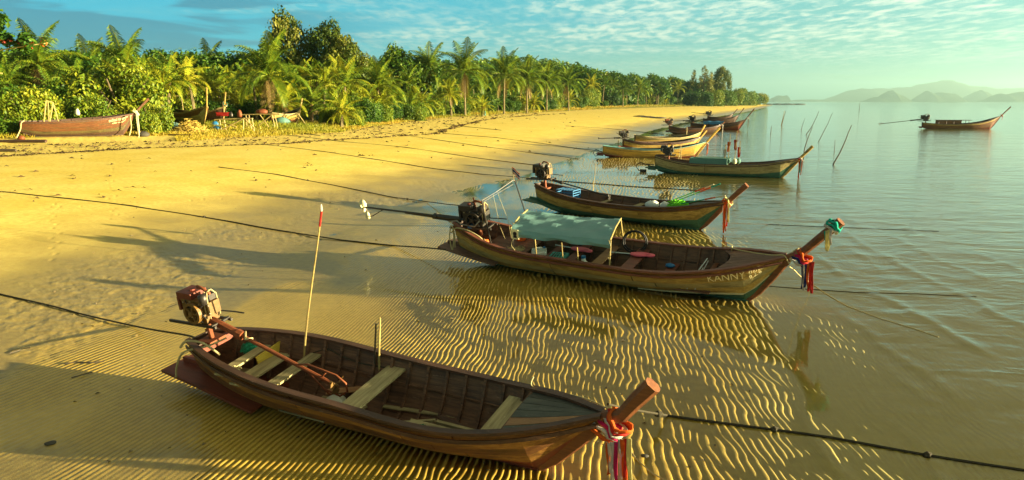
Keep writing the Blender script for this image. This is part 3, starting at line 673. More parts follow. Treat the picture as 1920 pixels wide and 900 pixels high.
def pole(label, base, top, r0, r1, mat='bamboo', name='bamboo_pole', cat='pole', bend=.02, group=None, cap=None):
    base, top = Vector(base), Vector(top); d = top-base; sdv = d.cross(Vector((.3, 1, 0))).normalized()
    n = 9; pts = [base+d*(i/(n-1))+sdv*(bend*d.length*math.sin(i/(n-1)*math.pi*1.5)) for i in range(n)]
    M = Matrix.Translation(base); pts = [p-base for p in pts]
    rt = thing(name, label, cat, M, group) if cap else None
    rs = [r0+(r1-r0)*i/(n-1) for i in range(n)]
    m = MB().tube(pts, rs, 7)
    if mat == 'bamboo':
        for i in range(1, n-1): m.lathe([(rs[i]*1.18, -.008), (rs[i]*1.18, .008)], pts[i], 7, d.normalized())
    if cap:
        m.build('shaft', WD[mat], rt, smooth=False)
        MB().tube([pts[-2].lerp(pts[-1], .35), pts[-1]], r1*1.5, 7).build('red_band', PL['fred'], rt)
        MB().lathe([(r1*1.3, 0), (r1*1.9, .03), (r1*1.2, .09), (0, .1)], pts[-1], 7).build('white_tip', PL['fwhite'], rt); return rt
    return tag(m.build(name, WD[mat], None, M), label, cat, group)
pole('tall thin bamboo pole with red and white tip standing in the nearest boat', H1.W(1.57, .43, .25), H1.W(2.38, .50, 2.91), .017, .010, cap=True, bend=.008)
pole('short bamboo stick with hooked tip standing beside another in the nearest boat', H1.W(2.94, .56, .45), H1.W(3.05, .60, 1.38), .017, .012, bend=.01)
pole('short dark stick standing left of the hooked one in the nearest boat', H1.W(2.86, .56, .45), H1.W(2.98, .58, 1.28), .015, .012, mat='drift', name='wooden_stick', bend=.01)
def heap(name, label, cat, M, r, h, mat, n=400, thin=.006, kind=None, loops=True):
    """tangle of cord or net: many random short loops piled into a low mound"""
    m = MB(); rg = random.Random(label)
    for i in range(n):
        a = rg.random()*6.283; q_ = math.sqrt(rg.random())*r; zz = h*(1-(q_/r)**2)*rg.random(); c = Vector((q_*math.cos(a), q_*math.sin(a), zz)); b = rg.random()*6.28
        rr = r*.22*(.4+rg.random()); m.tube([c+Vector((rr*math.cos(b+k*1.1), rr*math.sin(b+k*1.1), .3*h*(rg.random()-.3))) for k in range(4)], thin, 3, cap=False)
    rings_ = [[(r*f*(1+.2*math.sin(3*a_+i_)+.12*rg.uniform(-1, 1))*math.cos(a_), r*f*(1+.2*math.cos(2*a_)+.12*rg.uniform(-1, 1))*math.sin(a_), h*z_*(1+.25*rg.uniform(-1, 1))) for a_ in [6.283*k/14 for k in range(14)]] for i_, (f, z_) in enumerate(((.92, -.02), (.8, .3), (.5, .6), (.15, .72)))]; m.loft(rings_)
    return tag(m.build(name, mat, None, M), label, cat)
heap('fishing_net', 'small green bundle of net lying beside the first bench of the nearest boat', 'net', H1.at(.72, .33, .62), .15, .13, PL['net'], 120)
heap('fishing_net', 'small green scrap of net on the triangular board in the nearest boat', 'net', H1.at(4.25, -.40, .485), .09, .04, PL['net'], 60)
heap('rope_coil', 'small pale coil of rope on the stern bench end of the nearest boat', 'rope', H1.at(1.08, -.36, .69), .10, .03, PL['rope'], 22, .010)
def bottle(label, M, mat, s=1., name='plastic_bottle'):
    rt = thing(name, label, 'bottle', M)
    MB().lathe([(.02, 0), (.075*s, .0), (.085*s, .03*s), (.085*s, .15*s), (.03*s, .21*s), (.025*s, .25*s)], n=12).build('body', mat, rt, smooth=True)
    MB().lathe([(.03*s, 0), (.03*s, .03*s), (0, .032*s)], (0, 0, .25*s), 10).build('lid', PL['blue'], rt); return rt
bottle('blue plastic bottle on the floor behind the second bench of the nearest boat', H1.at(1.62, -.30, .26), PL['blue'], 1.0)
def lump(name, label, cat, M, r, h, mat, seed=0, sq=.8):
    rg = random.Random(seed); rings = []; n = 12
    for z_, f in ((0, .8), (.25, 1.), (.6, .92), (.85, .6), (.97, .25)):
        rings.append([(r*f*(1+.16*math.sin(3*a+seed)+.10*rg.uniform(-1, 1))*math.cos(a), sq*r*f*(1+.14*math.cos(2*a+seed)+.10*rg.uniform(-1, 1))*math.sin(a), h*z_*(1+.08*rg.uniform(-1, 1))) for a in [2*math.pi*k/n for k in range(n)]])
    return tag(MB().loft(rings).build(name, mat, None, M, smooth=True), label, cat)
lump('plastic_bag', 'cloudy plastic bag of scraps on the floor under the propeller of the nearest boat', 'bag', H1.at(2.62, -.05, .20), .17, .22, PL['clear'], 3)
lump('net_bundle', 'grey net bundle lying left of the propeller guard in the nearest boat', 'net', H1.at(2.38, -.22, .20), .12, .13, PL['rope'], 5)
def rope_obj(label, pts, r=.014, mat='drope', group=None, name='mooring_rope', knots=0):
    pts = [Vector(p) for p in pts]; o0 = pts[0].copy(); rel = [p-o0 for p in pts]; out = []
    # resample with a slight wander
    for a, b in zip(rel[:-1], rel[1:]):
        n = max(2, int((b-a).length/.35)); n = min(n, 40)
        for i in range(n): out.append(a.lerp(b, i/n))
    out.append(rel[-1]); sd_ = random.Random(label).random()*50
    for i, p in enumerate(out[1:-1], 1):
        p.x += .02*math.sin(i*.9+sd_); p.y += .03*math.sin(i*.47+sd_*2)
    m = MB().tube(out, r, 5)
    for k in range(knots):
        p = out[int((k+1)*len(out)/(knots+1))]; m.lathe([(r*1.6, -.05), (r*2.8, 0), (r*1.5, .06)], p, 6, (1, .2, 0))
    return tag(m.build(name, PL[mat], None, Matrix.Translation(o0)), label, 'rope', group)
def local_tube(label, H, pts, r, mat, name='rope', cat='rope'):
    o0 = Vector(pts[0]); sm = []
    P_ = [Vector(p) for p in pts]
    for i in range(len(P_)-1):
        p0, p1, p2, p3 = P_[max(i-1, 0)], P_[i], P_[i+1], P_[min(i+2, len(P_)-1)]
        for k in range(6):
            t = k/6; sm.append(.5*((2*p1)+(p2-p0)*t+(2*p0-5*p1+4*p2-p3)*t*t+(3*p1-p0-3*p2+p3)*t**3)-o0)
    sm.append(P_[-1]-o0)
    return tag(MB().tube(sm, r, 6).build(name, PL[mat], None, H.at(*o0), smooth=True), label, cat)
for i, (x, y, z, l, a, mt_, lab) in enumerate(((3.75, .30, .10, 1.1, .12, 'greyx', 'thin batten lying along the far side of the floor, nearest boat'), (4.55, .12, .14, .9, -.3, 'dark', 'dark split board on the floor ahead of the widest bench, nearest boat'), (2.6, .30, .20, .7, .5, 'brown', 'short brown board on the floor behind the widest bench, nearest boat'))):
    tag(MB().box((0, 0, 0), (l, .07+.03*i, .018)).build('loose_board', WD[mt_], None, H1.at(x, y, z+.10, a)), lab, 'board')
heap('rope_coil', 'dark rope coil on the floor under the forward bench of the nearest boat', 'rope', H1.at(4.75, .1, .10), .2, .06, PL['drope'], 40, .011)
for i, (x, y, s_) in enumerate(((3.0, .0, .35), (4.3, .05, .42), (5.0, .0, .25))):  # dark glossy sheets laid over the boat floor
    bw = [(s_*(1+.2*math.sin(3*a_+i))*math.cos(a_), .30*s_*(1.2+.3*math.sin(2*a_))*math.sin(a_), 0) for a_ in [6.283*k/16 for k in range(16)]]
    tag(MB().add(bw+[(p[0], p[1], -.02) for p in bw], [tuple(range(16)), tuple(range(31, 15, -1))]+[((k+1) % 16, k, 16+k, 16+(k+1) % 16) for k in range(16)]).build('bilge_puddle', PL['bilge'], None, H1.at(x, y-.02, .075)), ['small puddle beside the widest bench inside the nearest boat', 'longest puddle on the floor of the nearest boat', 'puddle under the forward bench of the nearest boat'][i], 'puddle')
local_tube('pale hose bending over the stern of the nearest boat and down to its red platform', H1, [(.75, -.10, 1.02), (.50, -.26, .92), (.16, -.40, .84), (-.02, -.44, .60), (-.08, -.46, .40)], .016, 'rope', 'hose', 'hose')
local_tube('short yellow rope arching over the stern rail of the nearest boat', H1, [(.10, -.40, .90), (.18, -.34, .99), (.42, -.28, .98), (.62, -.24, .86), (.66, -.2, .78)], .018, 'rope')
local_tube('thin cream rope over the bow deck of the nearest boat', H1, [(5.28, .62, .66), (5.38, .58, .90), (5.42, .50, .80), (6.1, .32, .92), (6.5, .12, .98), (6.62, .02, 1.0)], .010, 'rope')
local_tube('dark rope hanging along the inside of the far rail in the nearest boat', H1, [(1.75, .55, .62), (2.0, .60, .70), (2.2, .58, .66), (2.6, .56, .60), (3.1, .58, .60)], .010, 'drope')

# ---- second boat with canopy
H2 = Hull(8.696, [1.19, .83, .80, .83, 1.20], [.24, .56, .74, .88, .79, .50, .05], .905, .194, -1.386, 18.888, .55)
m2 = dict(inner=WD['inner'], rail=WD['redrail'], strake=WD['redrail'], planks=[WD['green'], WD['gold'], WD['olive'], WD['gold'], WD['hull1b']], keel=WD['green'],
          deck=WD['deck2'], post=WD['post'], fin=WD['deck2'], bench=WD['redrail'], curve=-.035, transom=WD['dark'])
boat2 = make_boat('longtail_boat', 'long wooden boat with grey green canopy and KANNY painted on its bow', H2, m2, 'long-tail boats moored along the tide flats',
    post=[(8.93, 1.32), (9.25, 1.68), (9.62, 2.08)], deck0=.855, ribs=20, postw=.16, nplank=7,
    benches=[(2.95, .56, .20, {}), (3.62, .60, .24, dict(mat=WD['redrail'])), (4.36, .62, .26, dict(mat=WD['brown'])), (5.15, .62, .30, {}), (6.0, .42, .22, {}), (7.02, .60, .10, dict(mat=WD['post']))])
for i in range(8):
    y0 = -.52+.135*i
    MB().add([(x, y*(.75 if x < 1.3 else 1.0), z) for x, y, z in ((1.05, y0, .66), (1.05, y0+.125, .66), (2.35, y0+.125, .62), (2.35, y0, .62), (1.05, y0, .69), (1.05, y0+.125, .69), (2.35, y0+.125, .65), (2.35, y0, .65))],
             [(3, 2, 1, 0), (4, 5, 6, 7), (0, 1, 5, 4), (1, 2, 6, 5), (2, 3, 7, 6), (3, 0, 4, 7)]).build('stern_deck_plank', WD['deck2'], boat2)
for i in range(4):
    MB().box((6.55, -.36+.17*i, .25), (1.1, .15, .025)).build('floor_board', WD['deck2'], boat2)
cream = rail(H2, np.linspace(.62, .955, 12), -1, .015, .05, 0, .012, .245).build('painted_strip', WD['cream'], boat2)
hull_text(H2, boat2, 'KANNY', .818, .906, .70, .90, PL['goldp'])
hull_text(H2, boat2, 'ชัยโชค', .913, .957, .76, .93, PL['goldp'])
hull_text(H2, boat2, '9.2.8', .913, .94, .62, .73, PL['goldp'])
e2 = diesel(boat2, .55, .05, 1.38, 1.15, tank='iron', body='iron', rz=.1)
MB().box((.52, -.05, 1.12), (.12, .3, .1)).build('blue_pump', PL['blue'], boat2)
MB().tube([(-.2, -.15, 1.18), (.1, -.18, 1.24), (.25, -.2, 1.16), (.7, -.2, 1.14), (.85, -.18, 1.3)], .022, 6).build('coolant_pipe', PL['steel'], boat2, smooth=True)
MB().tube([(.6, .1, 1.5), (.55, .1, 1.86)], .02, 6).build('funnel_pipe', PL['rust'], boat2)
sh2 = shaft(boat2, (.25, .05, 1.22), (-3.42, .0, 1.28), .038, 'none', 'iron', 'foam')
MB().beam((-.9, .04, 1.19), (.1, .05, 1.16), .07, .09).beam((-1.9, .03, 1.24), (-.8, .04, 1.2), .05, .06).build('shaft_housing', PL['iron'], sh2)
MB().tube([(-2.75, .01, 1.25), (-3.2, .0, 1.02), (-3.38, 0, .98), (-3.40, 0, 1.24)], .016, 5).build('propeller_guard', PL['iron'], sh2)
lump('foam_float', 'pale foam float tied over the propeller end of the canopy boat', 'float', H2.at(-3.52, 0, 1.26), .12, .26, PL['foam'], 2)
lump('plastic_float', 'pale plastic float hanging below the propeller end of the canopy boat', 'float', H2.at(-3.40, 0, .92), .08, .22, PL['foam'], 9)
# canopy
cn = bpy.data.objects.new('canopy', None); COL.objects.link(cn); cn.parent = boat2
def cpz(x, f): return 1.45-.045*f*f-.035*math.sin((x-2.0)*math.pi/2.7)-.02*math.sin(6*f)*math.sin(x*3)
xs = np.linspace(2.0, 4.72, 22); fs_ = np.linspace(-1, 1, 15); top = []; V = []
for x in xs:
    for f in fs_:
        y = .68*f+.03; z = cpz(x, f)
        crease = .018*abs(math.sin(x*4.3+f*2.5))+.012*math.sin(x*9-f*7)
        V.append((x-.16*f, y, z-crease))
# skirts hanging at both sides
nf = len(fs_); Fq = [(i*nf+j, i*nf+j+1, (i+1)*nf+j+1, (i+1)*nf+j) for i in range(len(xs)-1) for j in range(nf-1)]
for sd_, j0 in ((-1, 0), (1, nf-1)):
    o = len(V)
    for i, x in enumerate(xs):
        b = V[i*nf+j0]; dl = (.20-.05*math.sin((x-2.)/2.7*math.pi)+.015*math.sin(x*7)) if sd_ < 0 else .16
        V.append((b[0]+.01*math.sin(x*11), b[1]+sd_*(.045+.02*math.sin(x*6)), b[2]-dl*.5)); V.append((b[0], b[1]+sd_*(.03+.03*math.sin(x*5+1)), b[2]-dl))
    for i in range(len(xs)-1):
        a = i*nf+j0; a2 = (i+1)*nf+j0; Fq += [(a, a2, o+2*i+2, o+2*i), (o+2*i, o+2*i+2, o+2*i+3, o+2*i+1)]
me = bpy.data.meshes.new('tarpaulin'); me.from_pydata(V, [], Fq); me.materials.append(PL['tarp'])
tp = link('tarpaulin', me, cn); sm = tp.modifiers.new('thickness', 'SOLIDIFY'); sm.thickness = .006
for (x, f) in ((2.02, -1), (2.02, 1), (4.72, -1), (4.72, 1)):
    u = x/H2.L; gy = (float(H2.b(u))-.05)*f
    MB().tube([(x-.16*f, gy, float(H2.g(u))-.1), (x-.16*f, .68*f+.03, cpz(x, f)-.02)], .018, 6).build('canopy_post', WD['bamboo'] if x > 3 else PL['iron'], cn)
MB().tube([(4.88, -.68, cpz(4.72, -1)), (4.73, 0, cpz(4.72, 0)+.01), (4.56, .74, cpz(4.72, 1))], .016, 6).build('cross_pole', WD['bamboo'], cn)
MB().tube([(2.16, -.68, cpz(2., -1)), (2.0, 0, cpz(2., 0)), (1.84, .74, cpz(2., 1))], .016, 6).build('cross_pole', WD['bamboo'], cn)
# square emblem sheet pinned on the skirt corner (plain stand-in for a portrait)
pt_ = thing('picture_sheet', 'small yellow sheet with a dark blot pinned to the canopy corner', 'poster', H2.at(2.30, -.72, 1.28))
MB().box((0, 0, 0), (.20, .012, .26)).build('sheet', PL['goldp'], pt_)
MB().lathe([(.055, -.004), (.055, .004), (0, .005)], (0, -.012, .02), 10, (0, 1, 0)).box((0, -.012, -.06), (.1, .006, .06)).build('dark_blot', PL['black'], pt_)
# mast frame at the stern
mf = thing('mast_frame', 'thin dark metal frame standing over the stern of the canopy boat', 'frame', H2.M)
MB().tube([(1.45, -.58, .74), (1.30, -.58, 2.05)], .018, 6).build('post', PL['iron'], mf)
MB().tube([(2.00, .62, .74), (1.62, .60, 2.25)], .018, 6).build('post', PL['iron'], mf)
MB().tube([(1.30, -.58, 2.05), (1.45, -.1, 2.14), (1.60, .55, 2.28), (1.62, .6, 2.25)], .007, 6).tube([(1.31, -.5, 2.0), (1.61, .52, 2.18)], .005, 5).build('cross_bar', PL['iron'], mf)
MB().tube([(1.42, -.2, 2.10), (1.45, -.1, 1.2), (1.50, 0, .8)], .004, 4).tube([(1.46, -.05, 2.12), (1.60, .1, 1.3), (1.64, .1, .8)], .004, 4).build('guy_line', PL['rope'], mf)
fl = thing('flag', 'small red, white and blue striped flag above the stern frame of the canopy boat', 'flag', H2.at(1.60, .6, 2.25))
MB().tube([(0, 0, 0), (-.03, 0, .38)], .007, 5).build('flag_pole', WD['bamboo'], fl)
for i, c in enumerate(['fred', 'fwhite', 'fblue', 'fwhite', 'fred']):
    t0, t1 = [(0, .167), (.167, .333), (.333, .667), (.667, .833), (.833, 1)][i]; m = MB(); rings = []
    for k in range(7):
        s_ = k/6; x = -.03+.22*s_; z0 = .38-.17*t0-.17*s_; z1 = .38-.17*t1-.17*s_; y = .02*math.sin(s_*6)
        rings.append([(x, y, z0), (x, y, z1), (x, y+.003, z1), (x, y+.003, z0)])
    m.loft(rings).build('stripe', PL[c], fl)
# things aboard
jc = thing('jerry_can', 'orange jerry can with green collar on the stern deck of the canopy boat', 'can', H2.at(1.78, .36, .66))
MB().lathe([(.02, 0), (.13, 0), (.14, .03), (.14, .24), (.10, .30)], n=10).build('body', PL['orange'], jc)
MB().lathe([(.145, .22), (.148, .25), (.12, .30), (.10, .31)], n=10).build('collar', PL['net'], jc)
MB().tube([(-.08, 0, .30), (-.05, 0, .38), (.06, 0, .38), (.09, 0, .30)], .018, 5).lathe([(.04, .3), (.04, .36), (0, .37)], n=8).build('handle', PL['orange'], jc)
ro = thing('wooden_roller', 'orange wooden roller tied with rope by the stern rail of the canopy boat', 'roller', H2.at(1.02, -.34, .76, .9))
MB().lathe([(.0, -.15), (.07, -.14), (.085, 0), (.07, .14), (0, .15)], n=10, axis=(1, 0, 0)).build('drum', PL['orange'], ro, smooth=True)
MB().tube([(.04, .09*math.cos(a), .09*math.sin(a)) for a in np.linspace(0, 6.28, 11)], .014, 5).build('tie', PL['rope'], ro)
local_tube('yellow rope arching over the stern rail of the canopy boat', H2, [(.05, -.42, .98), (.25, -.44, 1.14), (.6, -.42, 1.10), (.95, -.40, .95), (1.05, -.34, .78)], .018, 'rope')
local_tube('tangled yellow lines hanging over the stern of the canopy boat', H2, [(-.02, -.30, 1.15), (-.10, -.34, .8), (-.02, -.40, .45), (.06, -.36, .8), (.02, -.3, 1.1), (.12, -.38, .9), (.10, -.42, .55)], .016, 'rope')
heap('rope_coil', 'loose cream rope coils on the stern deck edge of the canopy boat', 'rope', H2.at(1.95, -.34, .66), .26, .04, PL['rope'], 40, .009)
def crate(label, M, sx, sy, sz, mat, name='plastic_crate'):
    rt = thing(name, label, 'crate', M); m = MB()
    m.box((0, 0, .01), (sx, sy, .02)).build('base', mat, rt)
    for i in range(4):
        z = .04+(sz-.05)*i/3; m = MB(); m.box((0, -sy/2, z), (sx, .012, .035)).box((0, sy/2, z), (sx, .012, .035)).box((-sx/2, 0, z), (.012, sy, .035)).box((sx/2, 0, z), (.012, sy, .035)).build('band', mat, rt)
    m = MB(); [m.box((sx/2*a, sy/2*b, sz/2), (.025, .025, sz)) for a in (-1, 1) for b in (-1, 1)]; m.build('corner_post', mat, rt)
    m = MB(); [m.box((-sx/2+sx*(i+.5)/6, 0, sz), (.02, sy, .012)) for i in range(6)]; m.build('lid_slat', mat, rt)
    return rt
crate('turquoise plastic crate with slatted lid under the canopy', H2.at(3.22, -.30, .40, .1), .42, .52, .22, PL['teal'])
def fueltank(label, M, mat, s=1.):
    rt = thing('plastic_canister', label, 'canister', M)
    MB().loft([[(x*s*f, y*s*f2, z*s) for x, y in ((-.2, -.13), (-.16, -.17), (.16, -.17), (.2, -.13), (.2, .13), (.16, .17), (-.16, .17), (-.2, .13))] for z, f, f2 in ((0, .95, .95), (.03, 1, 1), (.18, 1, 1), (.22, .9, .88))]).build('body', mat, rt)
    MB().tube([(-.1*s, 0, .21*s), (-.06*s, 0, .28*s), (.06*s, 0, .28*s), (.1*s, 0, .21*s)], .016, 5).build('grip', mat, rt)
    MB().lathe([(.035, 0), (.035, .04), (0, .042)], (.14*s, .1*s, .21*s), 8).build('lid', PL['blue'], rt); return rt
fueltank('pale green canister lying left of the turquoise crate under the canopy', H2.at(2.62, -.16, .46, .5), PL['white'])
fueltank('small white canister box in front of the turquoise crate', H2.at(2.86, -.46, .44, .2), PL['white'], .7)
bottle('white round jug with spout on the floor between canopy benches', H2.at(3.98, -.34, .22), PL['white'], 1.9, 'jug')
def scoop(label, M):
    rt = thing('pink_paddle', label, 'paddle', M)
    for i, (cx, cy, sx, sy) in enumerate(((0, 0, .27, .12), (.24, -.03, .12, .085))):
        MB().loft([[(cx+sx*f*math.cos(a), cy+sy*f*math.sin(a), z) for a in np.linspace(0, 6.283, 17)[:-1]] for z, f in ((0, .8), (.015, 1), (.04, 1.0), (.045, .9))]).build('blade', PL['pink'], rt, smooth=True)
    MB().tube([(-.24, 0, .03), (-.75, .03, .03)], .014, 6).build('handle', PL['white'], rt); return rt
scoop('pink plastic paddle resting on the middle bench in front of the canopy', H2.at(5.22, .30, .66, .15))
# ties of cord at the canopy corners
for x, y in ((2.2, -.7), (4.85, -.7), (1.85, .72)): local_tube('cord tie at the %s canopy corner' % ('near stern' if x == 2.2 else 'near bow' if y < 0 else 'far stern'), H2, [(x, y, 1.40), (x+.05, y*1.03, 1.2), (x-.02, y*1.08, 1.0), (x+.03, y*1.0, .84)], .006, 'rope', 'cord_tie', 'cord')
scoop('pink plastic paddle lying under the front half of the canopy', H2.at(3.62, .22, .64, -.05))
tg_ = MB(); tag(tg_.tube([(.30*math.cos(a), 0, .30*math.sin(a)) for a in np.linspace(0, 6.283, 25)], .022, 6, cap=False).tube([(.26*math.cos(a), .03, .26*math.sin(a)) for a in np.linspace(0, 6.283, 25)], .018, 6, cap=False).build('rubber_hoop', PL['black'], None, H2.at(4.95, .62, .86, .3), smooth=True), 'black rubber hoop standing against the far rail by the canopy front post', 'hoop')
lad = thing('tubular_rack', 'small white tubular frame leaning near the bow deck of the canopy boat', 'frame', H2.at(6.72, -.10, .30))
for y in (-.18, .22): MB().tube([(-.12, y-.16, .0), (0, y, .26), (.14, y+.16, .50)], .013, 6).tube([(.06, y-.14, .0), (.08, y+.02, .24), (.16, y+.16, .44)], .010, 6).build('rail', PL['white'], lad, smooth=True)
MB().tube([(.02, -.16, .30), (.02, .24, .30)], .010, 6).tube([(-.04, -.26, .18), (-.04, .14, .18)], .010, 6).build('rung', PL['white'], lad)
lump('blue_bag', 'small blue bag on the floor under the far side ahead of the middle bench', 'bag', H2.at(5.95, .30, .46), .12, .08, PL['blue'], 7)
for i, (x, h_) in enumerate(((2.75, .55), (3.50, .50), (3.92, .42))):
    pole(['short green topped rod standing beside the pale green canister', 'short dark rod standing beside the turquoise crate', 'short pale rod standing on the bench under the canopy'][i], H2.W(x, -.52, .62), H2.W(x, -.52, .62+h_), .013, .013, mat='bamboo', name='rod', cat='rod', bend=0)
scarf(H2, 'red, navy and white scarf knotted round the prow post base of the canopy boat', 8.93, 1.20, ['fred'], [('fblue', .9), ('fwhite', .95), ('fblue', .85), ('fabr', .9), ('fred', 1.1), ('fred', 1.15)], .15, ['fwhite', 'fblue', 'fpink', 'fred', 'fabr'], length=.62, tail_off=(.14, 0, .0))
scarf(H2, 'teal and yellow ribbon tied at the tip of the canopy boat prow', 9.52, 1.98, ['fgreen'], [('fgreen', .5), ('fyel', 1.0), ('fyel', 1.1), ('fwhite', .8)], .14, ['fwhite', 'fgreen', 'fgreen'], name='prow_ribbon', cat='ribbon', length=.42, tail_off=(-.10, 0, 0))
local_tube('cream rope looped over the bow deck of the canopy boat', H2, [(7.32, .60, .75), (7.36, .50, 1.06), (7.45, .3, 1.10), (8.0, .10, 1.14), (8.35, -.05, 1.2), (8.6, -.14, 1.26), (8.72, -.16, 1.10), (8.75, .0, 1.3), (8.85, .1, 1.36)], .014, 'rope')
lump('white_cleat', 'small white cleat on the bow deck of the canopy boat', 'cleat', H2.at(7.9, -.12, .96), .045, .05, PL['white'], 1)

# ---- the other boats
def boat_from(st, kf, z, L=None, **k):
    """hull whose keel runs between two points of the ground"""
    a = ground_pt(*st, z) if not isinstance(st, Vector) else st; b = ground_pt(*kf, z) if not isinstance(kf, Vector) else kf
    d = b-a; ph = -math.atan2(d.y, d.x); return a, ph, d.length
def simple_boat(label, st, kf, z, mats, sheer, beam, post, group='long-tail boats moored along the tide flats', heel=.03, kff=.88, name='longtail_boat', ribs=9, **kw):
    a, ph, ln = boat_from(st, kf, z); L = ln/kff; b = [.30, .62, .88, 1.0, .84, .50, .05]
    H = Hull(L, sheer, [x*beam for x in b], kff, heel, a.x, a.y, ph, a.z)
    g1 = sheer[-1]; pp = [(L+.25*post[0], g1+.25*post[1]), (L+.6*post[0], g1+.6*post[1]), (L+post[0], g1+post[1])]
    bz = .78*min(sheer)
    r_ = make_boat(name, label, H, mats, group, post=pp, ribs=ribs, benches=[(L*.2, bz, .2), (L*.38, bz, .2), (L*.56, bz, .22), (L*.72, bz, .2)], nplank=4, near=L*1280/max(a.y, 1) > 220, **kw)
    return H, r_
def mset(pl, rail_='rail', deck='slate', post='post', fin=None, inner='inner', bench='greyx', strake=None):
    return dict(inner=WD[inner], rail=WD[rail_], strake=WD[strake or rail_], planks=[WD[p] for p in pl], keel=WD[pl[0]], deck=WD[deck], post=WD[post], fin=WD[fin or pl[0]], bench=WD[bench], transom=WD['dark'])
HC, bC = simple_boat('wooden boat with green bottom and orange cloth on its prow, moored beyond the canopy boat', (1010, 393), (1312, 431), 0, mset(['green', 'green', 'gold', 'gold', 'hull1']), [1.12, .86, .74, .80, 1.10], .78, (.62, .62), heel=.06)
diesel(bC, .25, 0, 1.62, 1.1, tank='iron', body='yellow', rz=.1); shaft(bC, (.35, .0, 1.36), (3.3, .1, .85), .035, 'none', 'iron', 'iron')
crate('blue plastic box at the stern of the boat with green bottom', HC.at(1.45, .1, .62), .8, .5, .34, PL['blue'], 'plastic_box')
lump('white_basket', 'white plastic tub near the bow of the boat with green bottom', 'tub', HC.at(5.25, .0, .62), .26, .26, PL['white'], 4)
lump('white_basket', 'smaller white bundle right of the tub near the same bow', 'bundle', HC.at(5.75, .0, .62), .2, .26, PL['white'], 6)
heap('lime_net', 'lime green net heaped over sticks near the bow of the boat with green bottom', 'net', HC.at(6.25, .05, .72), .36, .26, PL['lime'], 260, .014)
for i, (a, b) in enumerate((((5.7, .1, .8), (7.35, .5, 1.55)), ((5.9, .0, .8), (7.6, .45, 1.6)), ((6.1, -.1, .8), (7.9, .2, 1.25)))):
    lab = ['upper', 'middle', 'lowest'][i]
    p = thing('flag_stick', 'the %s of three colour-tipped sticks lying over the lime green net' % lab, 'stick', HC.at(*a)); d = Vector(b)-Vector(a)
    MB().tube([(0, 0, 0), d*.62], .018, 5).build('shaft', PL['lime'] if i < 2 else PL['net'], p); MB().tube([d*.62, d*.82], .028, 5).build('red_band', PL['orange'], p); MB().tube([d*.82, d], .022, 5).build('tip', PL['fgreen' if i == 1 else 'foam'], p)
scarf(HC, 'bright orange cloth tied round the prow of the boat with green bottom', HC.L+.02, 1.10, ['fabr'], [('fwhite', .9), ('fabr', 1.2), ('fabr', 1.35), ('fabr', 1.3), ('fred', 1.1), ('fyel', .9)], .15, ['fabr', 'fabr', 'fyel'], length=.72, tail_off=(.0, -.05, 0))
HD, bD = simple_boat('pale olive boat with green bottom and grey box amidships, floating past the tide flats', (1228, 327), (1462, 336.5), -.12, mset(['green', 'green', 'olive', 'olive', 'olive'], post='gold'), [1.20, .88, .82, .92, 1.28], .78, (.62, .72), heel=.03)
diesel(bD, .7, 0, 1.55, 1.1, tank='iron', body='iron'); 
MB().tube([(-.1, -.2, .5), (-.9, -.2, .75), (-1.2, -.2, .55), (-1.0, -.2, .25), (-.7, -.2, .2)], .03, 5).tube([(-.1, .1, .6), (-1.0, .1, .6)], .03, 5).box((-.75, 0, .12), (.4, .05, .35)).build('rudder_frame', PL['iron'], bD)
bx = thing('fish_box', 'large grey green box standing amidships in the pale olive boat', 'box', HD.at(3.25, 0, .75)); MB().box((0, 0, .18), (2.2, .9, .42)).build('body', PL['trap'], bx); MB().box((.3, 0, .405), (1.9, .96, .03)).box((-1.0, 0, .30), (.12, .94, .12)).build('lid', PL['trap'], bx)
for i, (x, h_, c, y) in enumerate(((4.15, 1.3, 'fwhite', 0), (4.35, 1.9, 'fabr', .2), (4.75, 2.1, 'fred', -.1), (4.95, 1.5, 'fred', .15))):
    lab = ['with pale top', 'with pink top', 'tallest of all', 'with crimson cloth'][i]
    p = thing('flag_buoy', 'net marker pole with rag, %s, among those in the pale olive boat' % lab, 'marker', HD.at(x, y, .7))
    MB().tube([(0, 0, 0), (.05, 0, h_)], .02, 5).build('staff', WD['bamboo'], p); m = MB(); cloth_strip(m, (0, 0, h_*.75), (0, -1, 0), .18, .6, i, (1, 0, 0), 6).build('rag', PL[c], p)
    MB().lathe([(.0, .0), (.12, .08), (.14, .2), (.1, .32), (0, .36)], (.0, 0, .1), 8).build('float', PL['trap' if i % 2 else 'foam'], p, smooth=True)
scarf(HD, 'orange and teal cloth hanging from the prow of the pale olive boat', HD.L+.05, 1.24, ['fabr'], [('fabr', 1.3), ('fabr', 1.4), ('fgreen', .95), ('fwhite', 1.0), ('fabr', 1.2)], .15, ['fred', 'fwhite'], length=.75)
HE, bE = simple_boat('golden boat with turquoise rail beside the tide flats', (1130, 297), (1300, 297.5), -.1, mset(['red', 'gold', 'gold2', 'gold2', 'gold'], rail_='cyan', strake='gold2', post='gold2'), [1.02, .82, .74, .92, 1.34], .8, (.95, 1.15), heel=.02)
MB().tube([(-.05, -.2, .5), (-.6, -.2, .75), (-.8, -.2, .45), (-.6, -.2, .2), (-.2, -.2, .35)], .03, 5).build('rudder_frame', PL['iron'], bE)
scarf(HE, 'short orange ribbon hanging from the prow of the turquoise railed boat', HE.L+.02, 1.25, ['fabr'], [('fabr', 1.3), ('fwhite', 1.1), ('fabr', 1.2)], .14, ['fwhite'], length=.7)
